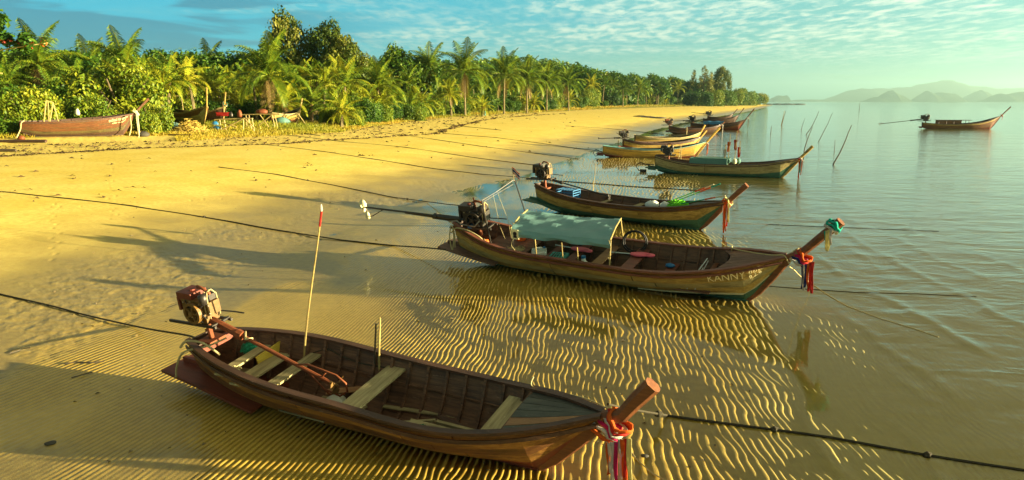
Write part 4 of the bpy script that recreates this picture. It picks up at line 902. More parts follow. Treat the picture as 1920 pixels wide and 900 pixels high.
HF, bF = simple_boat('golden boat with dark engine, behind the turquoise railed boat', (1168, 284), (1296, 282), -.1, mset(['red', 'red', 'gold2', 'gold', 'dark'], post='gold2'), [1.15, .85, .78, .9, 1.25], .8, (.5, .6), heel=.02)
diesel(bF, .0, 0, 1.55, 1.2, tank='iron', body='iron'); shaft(bF, (-.3, 0, 1.25), (-2.3, 0, 1.2), .04, 'none', 'iron', 'iron')
HG, bG = simple_boat('weathered golden boat moored third behind the turquoise railed boat', (1190, 274), (1298, 272.5), -.1, mset(['gold2', 'gold2', 'gold2', 'gold', 'olive'], post='gold2', rail_='olive'), [1.15, .9, .85, .95, 1.35], .85, (.42, .75), heel=.02)
HH, bH = simple_boat('dark brown boat with white cloth prow lying before the blue covered boat', (1254, 251.5), (1340, 251), -.1, mset(['dark', 'dark', 'dark', 'beach', 'dark'], inner='dark'), [1.15, .85, .8, .95, 1.3], .8, (.45, .35), heel=.02)
diesel(bH, -.1, 0, 1.7, 1.5, tank='rust', body='rust')
scarf(HH, 'white cloth wrapped over the prow of the dark brown boat', HH.L+.1, 1.25, ['fwhite'], [('fwhite', 1.3), ('fwhite', 1.2), ('fwhite', 1.35)], .2, ['fwhite', 'fwhite'], length=.9)
HB, bB = simple_boat('dark hulled boat with blue tarpaulin cover and red bow, far along the beach', (1294, 243.5), (1384, 244.5), -.1, mset(['red', 'red', 'hull1', 'dark', 'dark'], inner='dark'), [1.15, .9, .85, 1.1, 1.7], .85, (1.2, 1.7), heel=.02)
diesel(bB, .2, 0, 1.8, 1.6, tank='iron', body='iron'); shaft(bB, (0, 0, 1.5), (-4.2, 0, 1.3), .05, 'none', 'iron', 'iron')
tpb = [(x, y, 1.0+.45*(1-y*y/.6)+.04*math.sin(x*5)) for x in np.linspace(2.0, 5.1, 9) for y in (-.8, -.5, 0, .5, .8)]
tag(MB().add(tpb, [(i*5+j, (i+1)*5+j, (i+1)*5+j+1, i*5+j+1) for i in range(8) for j in range(4)]).build('boat_cover', PL['bluet'], None, HB.at(0, 0, 0)), 'blue tarpaulin stretched over the middle of the far dark hulled boat', 'tarpaulin')
scarf(HB, 'pale ribbons hanging from the upturned prow of the blue covered boat', HB.L+.4, 1.9, ['fwhite'], [('fwhite', 1.3), ('fyel', 1.4), ('fwhite', 1.2)], .2, ['fwhite'], length=1.0)
HI, bI = simple_boat('slender dark boat with tall upturned prow, the nearer of the farthest moored pair', (1318, 232), (1376, 232), -.1, mset(['dark', 'dark', 'dark', 'dark', 'dark'], inner='dark', post='dark'), [1.1, .9, .85, 1.1, 1.75], .8, (1.0, 1.4), heel=.02)
HJ, bJ = simple_boat('slender dark boat with bare long tail engine, the farthest one moored along the beach', (1326, 227.5), (1368, 227.5), -.1, mset(['dark', 'dark', 'dark', 'dark', 'dark'], inner='dark', post='dark'), [1.2, 1., .95, 1.15, 1.7], .8, (.9, 1.1), heel=.02)
diesel(bJ, .2, 0, 1.8, 1.8, tank='iron', body='iron'); shaft(bJ, (0, 0, 1.6), (-3.6, 0, 2.0), .06, 'none', 'iron', 'iron')
HK, bK = simple_boat('brown passenger boat with low cabin anchored alone on the open water', (1728, 243), (1855, 243.5), -.15, mset(['red', 'hull1', 'hull1', 'hull1', 'gold'], inner='dark'), [1.15, .95, .95, 1.25, 2.2], 1.0, (1.3, 1.5), 'boat on the open water', heel=.02)
diesel(bK, .3, 0, 1.9, 1.7, tank='iron', body='iron'); shaft(bK, (0, 0, 1.7), (-6.6, 0, .9), .06, 'guard', 'iron', 'foam')
MB().box((4.7, 0, 1.55), (5.2, 1.2, .06)).build('cabin_roof', WD['dark'], bK)
MB().box((4.0, 0, 1.25), (3.6, .9, .5)).build('cabin', WD['hull1'], bK)
for k in range(5):
    for sd_ in (-1, 1): MB().tube([(2.3+1.15*k, sd_*.5, .8), (2.3+1.15*k, sd_*.5, 1.53)], .04, 5).build('cabin_post', WD['dark'], bK)
scarf(HK, 'red ribbon round the prow of the anchored passenger boat', HK.L+.15, 2.35, ['fred'], [('fred', .9), ('fpink', 1.0)], .22, ['fred', 'fwhite'], length=.7)
# beached boats
BG = 'old boats beached by the trees'
def bz(px, py): p = terrain_pt(px, py); return p
HL, bL = simple_boat('large red brown boat drawn up on the sand at far left with crossed prow', bz(40, 257), bz(232, 257), None, mset(['dark', 'olive2', 'beach', 'beach', 'beach'], inner='dark', post='beach', rail_='dark'), [1.12, 1.1, 1.18, 1.36, 1.62], .95, (1.1, 1.15), BG, heel=.05, fin=False)
hull_text(HL, bL, 'ธนวัฒน์ ทรายทอง', .75, .93, .80, .93, PL['goldp']); hull_text(HL, bL, 'ตรัง ๑๒๘๔๕', .78, .91, .68, .75, PL['goldp'])
local_tube('pale rope hanging down the side of the large beached boat', HL, [(7.1, -.82, 1.5), (7.0, -1.02, 1.45), (7.0, -1.0, .9), (6.98, -.9, .5), (6.8, -1.0, .0)], .045, 'rope')
local_tube('pale rope hanging from the stern of the large beached boat', HL, [(.3, -.4, 1.2), (.1, -.5, 1.05), (.0, -.5, .6), (-.3, -.7, .02)], .04, 'rope')
scarf(HL, 'faded peach cloth hanging from the prow of the large beached boat', HL.L+.15, 1.70, ['foam'], [('foam', 1.5), ('foam', 1.7), ('foam', 1.6), ('foam', 1.4)], .26, ['foam', 'foam', 'foam'], length=1.1)
HM, bM_ = simple_boat('weathered beached boat with bare white hoop frame, behind the tan net heap', bz(322, 226), bz(383, 239), None, mset(['olive', 'olive', 'olive', 'hull1', 'hull1'], inner='dark', post='gold', rail_='olive'), [1.3, 1.1, 1.0, 1.2, 1.7], 1.0, (.9, 1.6), BG, heel=.05, fin=False)
HN, bN = simple_boat('small beached boat propped on sticks beside the yellow young palm', bz(508, 231), bz(558, 231.5), None, mset(['beach', 'beach', 'gold', 'gold', 'olive'], inner='dark', post='gold', rail_='olive'), [1.2, 1.05, 1.0, 1.2, 1.7], .9, (.3, 1.0), BG, heel=.03, fin=False)
HO, bO = simple_boat('grey beached boat half hidden among bushes, right of the propped boat', bz(582, 224), bz(612, 224.5), None, mset(['olive', 'olive', 'olive', 'olive', 'olive'], inner='dark', post='olive', rail_='olive'), [1.2, 1.05, 1.0, 1.2, 1.6], .9, (.3, .9), BG, heel=.03, fin=False)
HQ, bQ = simple_boat('beached boat with orange cloth prow behind the bamboo table', bz(378, 227), bz(418, 229), None, mset(['dark', 'dark', 'dark', 'dark', 'dark'], inner='dark', post='gold', rail_='olive'), [1.2, 1.05, 1.0, 1.2, 1.6], .9, (.5, 1.5), BG, heel=.03, fin=False)
scarf(HQ, 'orange and yellow cloth wound on the prow behind the bamboo table', HQ.L+.2, 1.9, ['fabr'], [('foam', 1.3), ('fabr', 1.4), ('foam', 1.5)], .28, ['foam', 'fabr', 'fgreen'], length=1.1)

# ------------------------------------------------------------------ mooring lines
MG = 'mooring ropes running over the sand'
def px_rope(label, pp, r=.014, mat='drope', lift=.02, knots=0, endz=None, group=MG, startz=None):
    pts = [terrain_pt(x, y, lift) for x, y in pp]
    for p in pts: p.z = max(p.z, .004)
    if endz: a = ground_pt(pp[-1][0], pp[-1][1], endz); pts[-1] = a
    if startz: pts[0] = ground_pt(pp[0][0], pp[0][1], startz)
    return rope_obj(label, pts, r, mat, group, knots=knots)
px_rope('dark rope crossing the sand from the left edge to the canopy boat stern', [(-40, 355), (100, 369), (250, 386), (430, 415), (560, 438), (640, 450), (740, 460), (836, 468)], .022, knots=1, endz=.35)
px_rope('dark rope from mid beach to the engine of the canopy boat', [(410, 313), (520, 327), (650, 352), (740, 370), (800, 378), (866, 386)], .020, knots=2, endz=.5)
px_rope('dark rope from the left edge to the stern of the nearest boat', [(-40, 540), (60, 566), (150, 588), (250, 610), (368, 634)], .018, endz=.45)
px_rope('dark rope from the nearest prow into the shallow water at lower right', [(1140, 758), (1250, 778), (1400, 800), (1560, 822), (1740, 852), (1920, 880), (2000, 893)], .018, knots=3, startz=.9)
px_rope('thin cream rope lying on the ripples right of the nearest prow', [(1170, 835), (1190, 858), (1225, 885), (1260, 905)], .009, 'rope', group=None)
px_rope('thin cream rope from the canopy boat prow down into the water', [(1480, 500), (1520, 532), (1590, 575), (1650, 598), (1720, 618), (1760, 632)], .010, 'rope', group=None, startz=1.1)
px_rope('dark rope from the canopy boat keel out through the shallows', [(1425, 536), (1500, 543), (1600, 550), (1720, 553), (1830, 560)], .010, lift=-.004)
px_rope('dark rope from the orange cloth prow out through the shallows', [(1355, 418), (1440, 422), (1530, 427), (1640, 432), (1760, 438)], .011, lift=-.004, startz=.4)
px_rope('dark rope over the far sand ending at the green bottomed boat engine', [(530, 252), (640, 265), (760, 276), (900, 297), (1000, 309)], .022)
px_rope('dark rope over the sand passing behind the green bottomed boat', [(490, 270), (600, 283), (700, 298), (820, 317), (900, 326), (1050, 339), (1180, 349), (1310, 357)], .020)
px_rope('dark rope over the far sand towards the turquoise railed boat', [(830, 250), (930, 258), (1010, 268), (1080, 278), (1130, 284)], .028)
px_rope('dark rope over the far sand beside the debris line', [(700, 246), (820, 262), (900, 274), (1000, 287), (1085, 298)], .024)
px_rope('short dark rope high on the far sand', [(832, 232), (880, 238), (940, 244)], .03)
px_rope('faint rope on the sand left of the dark brown boat', [(1060, 236), (1140, 241), (1200, 247), (1245, 252)], .035)
px_rope('dark stick line near the grass beside the upper ropes', [(510, 240), (545, 246), (600, 254)], .03, knots=1)
tag(MB().tube([(0, 0, 0), (.16, .05, .012), (.42, .02, .01), (.62, .08, .012)], .012, 5).build('driftwood_stick', WD['drift'], None, Matrix.Translation(terrain_pt(122, 682, .012))), 'long thin dark stick lying in the shadow of the nearest boat', 'stick')
tag(MB().tube([(0, 0, 0), (.14, .12, .012), (.22, .2, .01)], .010, 5).build('driftwood_stick', WD['drift'], None, Matrix.Translation(terrain_pt(134, 708, .012))), 'short curved stick just below the long one in the shade', 'stick')
tag(MB().tube([(0, 0, 0), (.14, .16, .02), (.20, .24, .01)], .010, 5).build('driftwood_stick', WD['drift'], None, Matrix.Translation(terrain_pt(18, 662, .012))), 'curved stick at the left edge in the shade of the nearest boat', 'stick')
lump('dark_leaf', 'dark curled leaf on shaded sand near the lower left corner', 'leaf', Matrix.Translation(terrain_pt(95, 832, 0)), .07, .03, PL['stone'], 4)
lump('pebble', 'small dark stone on the ripples right of the nearest prow', 'stone', Matrix.Translation(terrain_pt(1208, 856, 0)), .05, .03, PL['stone'], 8)
# ------------------------------------------------------------------ stakes in the water
SG = 'bare wooden stakes standing in the shallow sea'
def stake(label, b, t, r, bend=.03, mat='drift', group=SG, zb=-.3):
    base = ground_pt(*b, 0.); k = base.y*math.cos(TH)+CAMH*math.sin(TH)
    h = (b[1]-t[1])/FPX*k/math.cos(TH)*.97; top = Vector((base.x+(t[0]-b[0])/FPX*k, base.y+.1, h)); base.z = zb
    d = top-base; n = 7; s_ = random.Random(label); pts = []
    for i in range(n):
        f = i/(n-1); pts.append(d*f+Vector((bend*d.length*math.sin(f*math.pi)+(.012*d.length*s_.uniform(-1, 1) if 0 < f < 1 else 0), 0, 0)))
    return tag(MB().tube(pts, [r*(1-.55*i/(n-1)) for i in range(n)], 6).build('wooden_stake', WD[mat], None, Matrix.Translation(base)), label, 'stake', group)
stake('tall thick leaning stake, rightmost of the near stakes in open water', (1559, 308), (1591, 235), .055, .02)
stake('crooked stake rising just behind the prow of the pale olive boat', (1507, 292), (1520, 238), .05, -.06)
stake('curved dark stake farther out, bending right above the crooked one', (1509, 252), (1532, 209), .06, .06)
stake('thin pale leaning stake between the curved dark one and the tall thick one', (1532, 265), (1557, 212), .045, .03)
stake('small stake just left of the curved dark one', (1502, 243), (1508, 222), .05, -.03)
stake('short upright stake beside the tall thick one', (1564, 284), (1565, 262), .035, .0)
stake('paired stake with pale top, left one of the far pair', (1464, 234), (1469, 208), .07, .02, 'bamboo')
stake('paired stake with dark foot, right one of the far pair', (1466, 234), (1472, 207), .07, -.02)
stake('tiny lone stake left of the far pair', (1445, 250), (1446, 236), .06, 0)
stake('thin lone marker stake far out below the mountains', (1611, 208), (1611, 192), .12, 0)
stake('thin upright bamboo pole on the flats behind the green bottomed boat', (1106, 380), (1116, 306), .02, .02, 'bamboo', None, -.05)
stake('thin pole in front of the turquoise railed boat, left one of two', (1272, 302), (1275, 272), .03, .0, 'bamboo', None, -.05)
stake('thin pole in front of the turquoise railed boat, right one of two', (1276, 302), (1277, 273), .03, .0, 'bamboo', None, -.05)
stake('pale pole standing at the stern of the golden boat with dark engine, left one', (1158, 281), (1160, 255), .05, .0, 'bamboo', None, -.05)
stake('pale pole standing at the stern of the golden boat with dark engine, right one', (1167, 281), (1167, 254), .05, .0, 'bamboo', None, -.05)
stake('stout pale pole beyond the third golden boat', (1287, 262), (1287, 238), .08, .0, 'bamboo', None, -.05)

# ------------------------------------------------------------------ vegetation
def leaf_mat(name, cols, tr=.22, rough=.5, spec=.25):
    cols = [tuple(x*.82 for x in c) for c in cols]
    m_ = bpy.data.materials.new(name); t = nt(m_); g = N(t); v = g.attr('v'); r_ = g.n('ShaderNodeObjectInfo').outputs['Random']
    x = g.m('ADD', v, g.m('MULTIPLY', g.m('SUBTRACT', r_, .5), .35), clamp=True)
    rp_ = g.n('ShaderNodeValToRGB'); e_ = rp_.color_ramp.elements; e_[0].color = (*cols[0], 1); e_[1].color = (*cols[-1], 1)
    for i, c in enumerate(cols[1:-1]): q_ = e_.new((i+1)/(len(cols)-1)); q_.color = (*c, 1)
    g.put(rp_.inputs[0], x); c = rp_.outputs[0]
    b = g.n('ShaderNodeBsdfPrincipled'); g.put(b.inputs['Base Color'], c); b.inputs['Roughness'].default_value = rough; b.inputs['Specular IOR Level'].default_value = spec
    tl = g.n('ShaderNodeBsdfTranslucent'); g.put(tl.inputs[0], c); ms = g.n('ShaderNodeMixShader'); ms.inputs[0].default_value = tr
    t.links.new(b.outputs[0], ms.inputs[1]); t.links.new(tl.outputs[0], ms.inputs[2]); t.links.new(ms.outputs[0], g.n('ShaderNodeOutputMaterial').inputs[0]); return m_
LM = dict(
    palm=leaf_mat('palm_leaf', [(.028, .075, .005), (.11, .19, .009), (.32, .35, .016)]),  # dark end of the ramp stands for leaves in shade
    palmy=leaf_mat('yellow_palm_leaf', [(.12, .19, .008), (.30, .33, .014), (.52, .44, .025)]),  # yellow-green kind, sunlit tone put into the leaf colour
    bush=leaf_mat('bush_leaf', [(.014, .050, .005), (.06, .15, .009), (.20, .29, .016)]),
    bushy=leaf_mat('bright_bush_leaf', [(.03, .09, .006), (.14, .22, .010), (.38, .38, .020)]),
    tree=leaf_mat('tree_leaf', [(.035, .075, .008), (.10, .15, .012), (.25, .24, .025)]),
    cas=leaf_mat('casuarina_needle', [(.12, .14, .03), (.24, .25, .05), (.38, .34, .07)]),
    red=leaf_mat('red_almond_leaf', [(.30, .03, .01), (.45, .10, .01), (.20, .18, .02)]),
    grass=leaf_mat('beach_grass_blade', [(.16, .22, .012), (.38, .33, .022), (.55, .36, .04)]),
    dead=leaf_mat('dry_frond', [(.16, .10, .03), (.26, .17, .05), (.34, .24, .08)]))
bark = mat_wood('palm_bark', (.16, .125, .06), (.30, .24, .12), st=.4, axis=0, rough=.8, spec=.1)
bark2 = mat_wood('tree_bark', (.12, .09, .05), (.24, .18, .10), st=.4, axis=2, rough=.8, spec=.1)
def frond_mesh(name, e0, e1, mat, seed, nl=28, L=1.0, wid=.022, ll=.24):
    rg = np.random.default_rng(seed); n = 26; P_ = [np.zeros(3)]
    for i in range(n):
        s_ = i/n; a = R(e0+(e1-e0)*s_**1.15); P_.append(P_[-1]+np.array([math.cos(a), .02*math.sin(seed+s_*3), math.sin(a)])*L/n)
    P_ = np.array(P_); V = []; Fq = []; fv = []
    def quad(a, b, c, d, v): o = len(V); V.extend([a, b, c, d]); Fq.append((o, o+1, o+2, o+3)); fv.append(v)
    for i in range(0, n, 2):
        w = .016*(1-i/n)+.004; a, b = P_[i], P_[min(i+2, n)]; quad(a+[0, -w, 0], b+[0, -w*.8, 0], b+[0, w*.8, 0], a+[0, w, 0], .9)
        quad(a+[0, 0, -w], b+[0, 0, -w*.8], b+[0, 0, w*.8], a+[0, 0, w], .9)
    for k in range(nl):
        s_ = .10+.90*k/(nl-1); i = min(int(s_*n), n-1); b = P_[i]*(1-(s_*n-i))+P_[i+1]*(s_*n-i); t = P_[i+1]-P_[i]; t /= np.linalg.norm(t)
        up = np.array([-t[2], 0, t[0]]); ln = ll*L*(math.sin(math.pi*min(1, s_*.82+.16))**.6)*(.85+.3*rg.random())
        for sd_ in (-1, 1):
            dr = .25+.35*rg.random(); d = t*(.55+.5*s_)+np.array([0, sd_, 0])*.85+up*(.22-dr*.2); d /= np.linalg.norm(d)
            mid = b+d*ln*.5; d2 = d+np.array([0, 0, -1])*(.55+dr); d2 /= np.linalg.norm(d2); tip = mid+d2*ln*.5; w = t*wid*L
            quad(b-w*.5, b+w*.5, mid+w*.55, mid-w*.55, rg.random()*.5+.25); quad(mid-w*.55, mid+w*.55, tip+w*.1, tip-w*.1, rg.random()*.5+.15)
    return mesh_np(name, V, Fq, False, fattr=dict(v=fv), mat=mat)
FR = {}
for key, mt in (('palm', 'palm'), ('palmy', 'palmy')):
    FR[key] = [frond_mesh('frond', a, b, LM[mt], i) for i, (a, b) in enumerate(((82, 40), (66, -5), (45, -50), (22, -78), (0, -88)))]
FR['dead'] = [frond_mesh('dry_frond', -55, -88, LM['dead'], 9, 20)]
def crown_list(nf, rg, lean=(0, 0), full=1.):
    out = []
    for i in range(nf):
        f = i/(nf-1); el = f**.85; az = i*2.39996+rg.uniform(-.25, .25); vi = min(4, int(el*5*full)); out.append((az, vi, 1-.18*abs(f-.55)+rg.uniform(-.1, .1)))
    return out
def palm(label, base, h, fl, key='palm', nf=20, group='coconut palms along the back of the beach', lean=(0, 0), near=True, seed=0, dead=2, trunk_r=.16, name='palm_tree'):
    rg = random.Random(seed*31+7); rt = thing(name, label, 'palm tree', Matrix.Translation(base), group)
    n = 8; pts = [(lean[0]*h*(i/(n-1))**1.8+.0, lean[1]*h*(i/(n-1))**1.8, h*i/(n-1)-.2*(i == 0)) for i in range(n)]
    m = MB().tube(pts, [trunk_r*(1.25-.5*(i/(n-1))**.5) for i in range(n)], 7)
    if near:
        for i in range(1, 16):
            f = i/16; j = f*(n-1); a = int(j); p = Vector(pts[a]).lerp(Vector(pts[min(a+1, n-1)]), j-a); r_ = trunk_r*(1.27-.5*f**.5); m.lathe([(r_*1.1, -.03), (r_*1.1, .03)], p, 7)
    m.build('trunk', bark, rt, smooth=False); top = Vector(pts[-1])
    MB().lathe([(trunk_r*.8, -.3), (trunk_r*1.5, 0), (trunk_r*.9, .35), (0, .6)], top, 7).build('crown_shaft', LM['dead'], rt)
    for az, vi, sc in crown_list(nf, rg):
        me_ = FR[key][vi]; M = Matrix.Translation(top+Vector((0, 0, .15))) @ Matrix.Rotation(az, 4, 'Z') @ Matrix.Rotation(rg.uniform(-.15, .15), 4, 'X') @ Matrix.Scale(fl*sc, 4)
        link('frond', me_, rt, M)
    for i in range(dead):
        link('dry_frond', FR['dead'][0], rt, Matrix.Translation(top) @ Matrix.Rotation(rg.random()*6.28, 4, 'Z') @ Matrix.Scale(fl*.7, 4))
    return rt
def crown_mesh(name, key, seed, nf=16):
    """whole palm crown as one mesh for trees too far off to tell the fronds apart"""
    rg = random.Random(seed); V = []; Fq = []; fv = []
    for az, vi, sc in crown_list(nf, rg):
        src = frond_mesh('tmp', [82, 66, 45, 22, 0][vi], [40, -5, -50, -78, -88][vi], LM[key], seed*7+vi, 13, 1., .045)
        co = np.zeros(len(src.vertices)*3, np.float32); src.vertices.foreach_get('co', co); co = co.reshape(-1, 3)
        idx = np.zeros(len(src.loops), np.int32); src.loops.foreach_get('vertex_index', idx); at = np.zeros(len(src.polygons), np.float32); src.attributes['v'].data.foreach_get('value', at)
        Rm = np.array((Matrix.Rotation(az, 3, 'Z') @ Matrix.Rotation(rg.uniform(-.2, .2), 3, 'X'))); o = len(V); co = co @ Rm.T*sc
        V += list(co); Fq += list(idx.reshape(-1, 4)+o); fv += list(at); bpy.data.meshes.remove(src)
    return mesh_np(name, V, Fq, False, fattr=dict(v=fv), mat=LM[key])
CR = dict(palm=[crown_mesh('crown', 'palm', i) for i in range(3)], palmy=[crown_mesh('crown', 'palmy', 5+i) for i in range(2)])
def far_palm(label, base, h, fl, key, seed, group, name='palm_tree', tr=.16):
    rg = random.Random(seed); rt = thing(name, label, 'palm tree', Matrix.Translation(base), group); lx = rg.uniform(-.12, .12)
    MB().tube([(lx*h*(i/4)**2, 0, h*i/4) for i in range(5)], [tr*1.3, tr, tr, tr*.8, tr*.8], 5).build('trunk', bark, rt)
    link('crown', rg.choice(CR[key]), rt, Matrix.Translation((lx*h, 0, h)) @ Matrix.Rotation(rg.random()*6.28, 4, 'Z') @ Matrix.Scale(fl, 4)); return rt
def leaf_cloud(name, blobs, n, size, mat, seed, shell=.55, up=.3, flat=1.0, dark=True, aspect=1.7):
    """leaves spread through a set of lumps; every leaf its own small face"""
    rg = np.random.default_rng(seed); bl = np.array(blobs); w = bl[:, 3]**2; idx = rg.choice(len(bl), n, p=w/w.sum())
    d = rg.normal(size=(n, 3)); d /= np.linalg.norm(d, axis=1, keepdims=True); r_ = (shell+(1-shell)*rg.random(n)**.6)*(1+.18*rg.normal(size=n)*.6)
    C = bl[idx, :3]+d*(bl[idx, 3]*r_)[:, None]*np.array([1, 1, flat]); nr = d*.7+rg.normal(size=(n, 3))*.55+np.array([0, 0, up]); nr /= np.linalg.norm(nr, axis=1, keepdims=True)
    a = np.cross(nr, rg.normal(size=(n, 3))); a /= np.linalg.norm(a, axis=1, keepdims=True); b = np.cross(nr, a); s_ = size*(.6+.8*rg.random(n))[:, None]
    V = np.stack([C-a*s_*aspect, C-b*s_+nr*s_*.2, C+a*s_*aspect, C+b*s_+nr*s_*.2], 1).reshape(-1, 3); Fq = np.arange(n*4).reshape(-1, 4)
    lump_v = rg.random(len(bl))*.35; v = .0+lump_v[idx]*1.3+.55*rg.random(n)**1.3
    return mesh_np(name, V, Fq, False, fattr=dict(v=v), mat=mat)
def blobs_bush(seed, n=14, sq=.8):
    rg = random.Random(seed); out = []
    for i in range(n):
        a = rg.random()*6.28; q_ = rg.random()**.5*.72; z = rg.random()*.95*(1-q_*.6); out.append((q_*math.cos(a), q_*math.sin(a), z*sq+.12, rg.uniform(.22, .42)))
    return out
BUSH = {k: [leaf_cloud('foliage', blobs_bush(i*3+s_), 7500, .0215, LM[k], i+s_) for i in range(3)] for k, s_ in (('bush', 0), ('bushy', 20))}
def blobs_tree(seed, n=26):
    rg = random.Random(seed); out = []
    for i in range(n):
        f = i/n; a = i*2.4+rg.uniform(-.4, .4); z = .42+.56*f; q_ = .42*math.sin(math.pi*min(1, f*.8+.18))*rg.uniform(.5, 1.05); out.append((q_*math.cos(a), q_*math.sin(a), z, rg.uniform(.09, .17)))
    return out
TB = [blobs_tree(i) for i in range(3)]
TREE = [leaf_cloud('foliage', TB[i], 6500, .0125, LM['tree'], i, .35) for i in range(3)]
TREEG = [leaf_cloud('foliage', TB[i], 4200, .016, LM['bush'], i+9, .35) for i in range(3)]
CAS = [leaf_cloud('foliage', [(random.Random(s_*99+i).uniform(-.2, .2)*(1.2-i/24), random.Random(s_*7+i).uniform(-.1, .1), .18+.78*i/24, .085*(1.25-i/30)) for i in range(24)], 2000, .007, LM['cas'], s_+40, .1, .8, 1.4, aspect=5) for s_ in range(2)]
def shrub(label, base, r, key, seed, group='shrubs at the edge of the grove', name='bush', sz=1., cat='bush'):
    rg = random.Random(seed); rt = thing(name, label, cat, Matrix.Translation(base), group)
    link('foliage', rg.choice(BUSH[key]), rt, Matrix.Rotation(rg.random()*6.28, 4, 'Z') @ Matrix.Diagonal((r, r, r*sz, 1)))
    m = MB()
    for i in range(4): a = i*1.6; m.tube([(0, 0, -.1), (.25*r*math.cos(a), .25*r*math.sin(a), .4*r*sz), (.5*r*math.cos(a), .5*r*math.sin(a), .75*r*sz)], [.04*r, .025*r, .01*r], 5)
    m.build('stem', bark2, rt); return rt
def tree(label, base, h, proto, bl, seed, group=None, name='broadleaf_tree', wid=1., cat='tree'):
    rg = random.Random(seed); rt = thing(name, label, cat, Matrix.Translation(base), group); m = MB()
    m.tube([(0, 0, -.2), (.01*h, 0, .25*h), (-.01*h, .01*h, .5*h), (0, 0, .88*h)], [.022*h, .017*h, .012*h, .003*h], 7).build('trunk', bark2, rt)
    m = MB()
    for x, y, z, r_ in bl[::2]:
        z0 = max(.25, z-.25); m.tube([(0, 0, z0*h), (x*h*.5*wid, y*h*.5*wid, (z0*.5+z*.5)*h), (x*h*wid, y*h*wid, z*h)], [.008*h, .005*h, .002*h], 5)
    m.build('limb', bark2, rt); link('foliage', proto, rt, Matrix.Diagonal((h*wid, h*wid, h, 1))); return rt
EDX = [-200, 0, 300, 450, 550, 640, 740, 840, 1000, 1100, 1280, 1350, 1420]; EDY = [38, 45, 52, 59, 64, 70, 93, 126, 176, 235, 392, 504, 740]
def edgeY(px): return float(np.interp(px, EDX, EDY))
def at_px(px, Y):
    x = (px-960)/FPX*(Y*math.cos(TH)+2.4*math.sin(TH)); return Vector((x, Y, gz(x, Y)))
def height_to(base, ytop):
    return CAMH+(189.5-ytop)/FPX*base.y*.98-base.z
# named palms: pixel column, top row of crown, distance, kind, words
PALMS = [
 (78, 40, 76, 'palm', 'wispy palm at far left rising behind the red leaved branch'), (252, 52, 80, 'palm', 'tall palm with wind swept crown above the big round bush'),
 (172, 74, 98, 'palm', 'small dark palm top between the two left palms'), (205, 80, 104, 'palm', 'small dark palm top just left of the wind swept palm'),
 (400, 80, 116, 'palm', 'dark round headed palm standing back above the oil palms'), (508, 64, 80, 'palm', 'tallest near palm with yellow tipped fronds and orange nuts'),
 (640, 108, 100, 'palmy', 'bright palm below the pair of domed trees'), (712, 106, 106, 'palm', 'palm with pale stalk left of the dark round tree'),
 (812, 82, 150, 'palm', 'tall palm with dense brush of upright fronds left of the tallest'), (872, 78, 138, 'palm', 'tall palm with long drooping fronds, highest in the middle'),
 (945, 92, 158, 'palm', 'tall palm with yellow lower fronds right of the highest one'), (988, 106, 170, 'palm', 'palm merging with its right neighbour beyond the grass'),
 (1025, 118, 196, 'palm', 'palm before the slope of the wooded hill'), (1066, 122, 205, 'palm', 'last big palm before the low far grove'),
 (846, 150, 131, 'palmy', 'small yellow palm with straight pale trunk at the grass edge'), (1195, 142, 330, 'palm', 'far palm standing above the low grove'), (1168, 144, 300, 'palm', 'far palm left of the one standing above the low grove')]
for i, (px, yt, Y_, key, lb) in enumerate(PALMS):
    b = at_px(px, Y_); h = height_to(b, yt); fl = min(max(h*.60, 3.4), 5.8) if Y_ < 120 else h*.50
    if px in (846,): fl = 3.4
    hh = h-fl*.86
    if Y_ < 210: palm(lb, b, max(hh, 1.), fl, key, 22, None, (random.Random(i).uniform(-.10, .10), 0), True, i, 3, .17 if Y_ < 120 else .2)
    else: far_palm(lb, b, hh, fl, key, i, None)
YP = [(535, 130, 82, 'palmy', 'low yellow young palm with bright upright fronds by the propped boat'), (395, 118, 86, 'palmy', 'big spreading oil palm with stubby brown trunk behind the beached boats'), (345, 118, 84, 'palm', 'green oil palm right of the big round bush'),
 (905, 172, 133, 'palmy', 'low yellow palm beside the teal drum'), (1000, 165, 184, 'palmy', 'low yellow palm under the paired palms'), (585, 140, 86, 'palm', 'young green palm right of the tallest near palm'),
 (660, 145, 96, 'palmy', 'young yellow palm below the domed trees'), (770, 160, 112, 'palm', 'young green palm right of the blue drum'), (455, 120, 88, 'palmy', 'oil palm between the spreading one and the tallest palm'), (620, 150, 84, 'palm', 'low green palm behind the grey beached boat')]
for i, (px, yt, Y_, key, lb) in enumerate(YP):
    b = at_px(px, Y_); h = height_to(b, yt); fl = h*.62; palm(lb, b, max(h*.30, .5), fl, key, 20, None, (0, 0), True, 50+i, 2, .22, 'young_palm')
ZN = [(60, 'by the left edge'), (170, 'above the large boat stern'), (290, 'above the crossed prow'), (380, 'above the weathered beached boat'), (450, 'behind the nearer bamboo table'), (520, 'behind the thin bamboo table'), (580, 'by the propped boat'), (650, 'below the domed trees'),
      (740, 'behind the blue drum'), (830, 'before the pale trunked yellow palm'), (890, 'behind the pale trunked yellow palm'), (960, 'behind the teal drum'), (1040, 'below the paired tall palms'), (1110, 'below the last big palm'), (1170, 'under the wooded hill'), (1240, 'by the far lone palms'), (1300, 'left of the feathery pines'), (1500, 'beside the feathery pines')]
def zone(px): return next(z for x, z in ZN if px < x)
rg = random.Random(5)
SKX = [-100, 0, 60, 160, 300, 400, 450, 600, 700, 760, 830, 930, 1000, 1060, 1100, 1180, 1250, 1300, 1340, 1400, 1425]; SKY_ = [80, 92, 96, 102, 96, 100, 102, 106, 108, 104, 112, 122, 116, 122, 136, 144, 150, 152, 154, 160, 168]
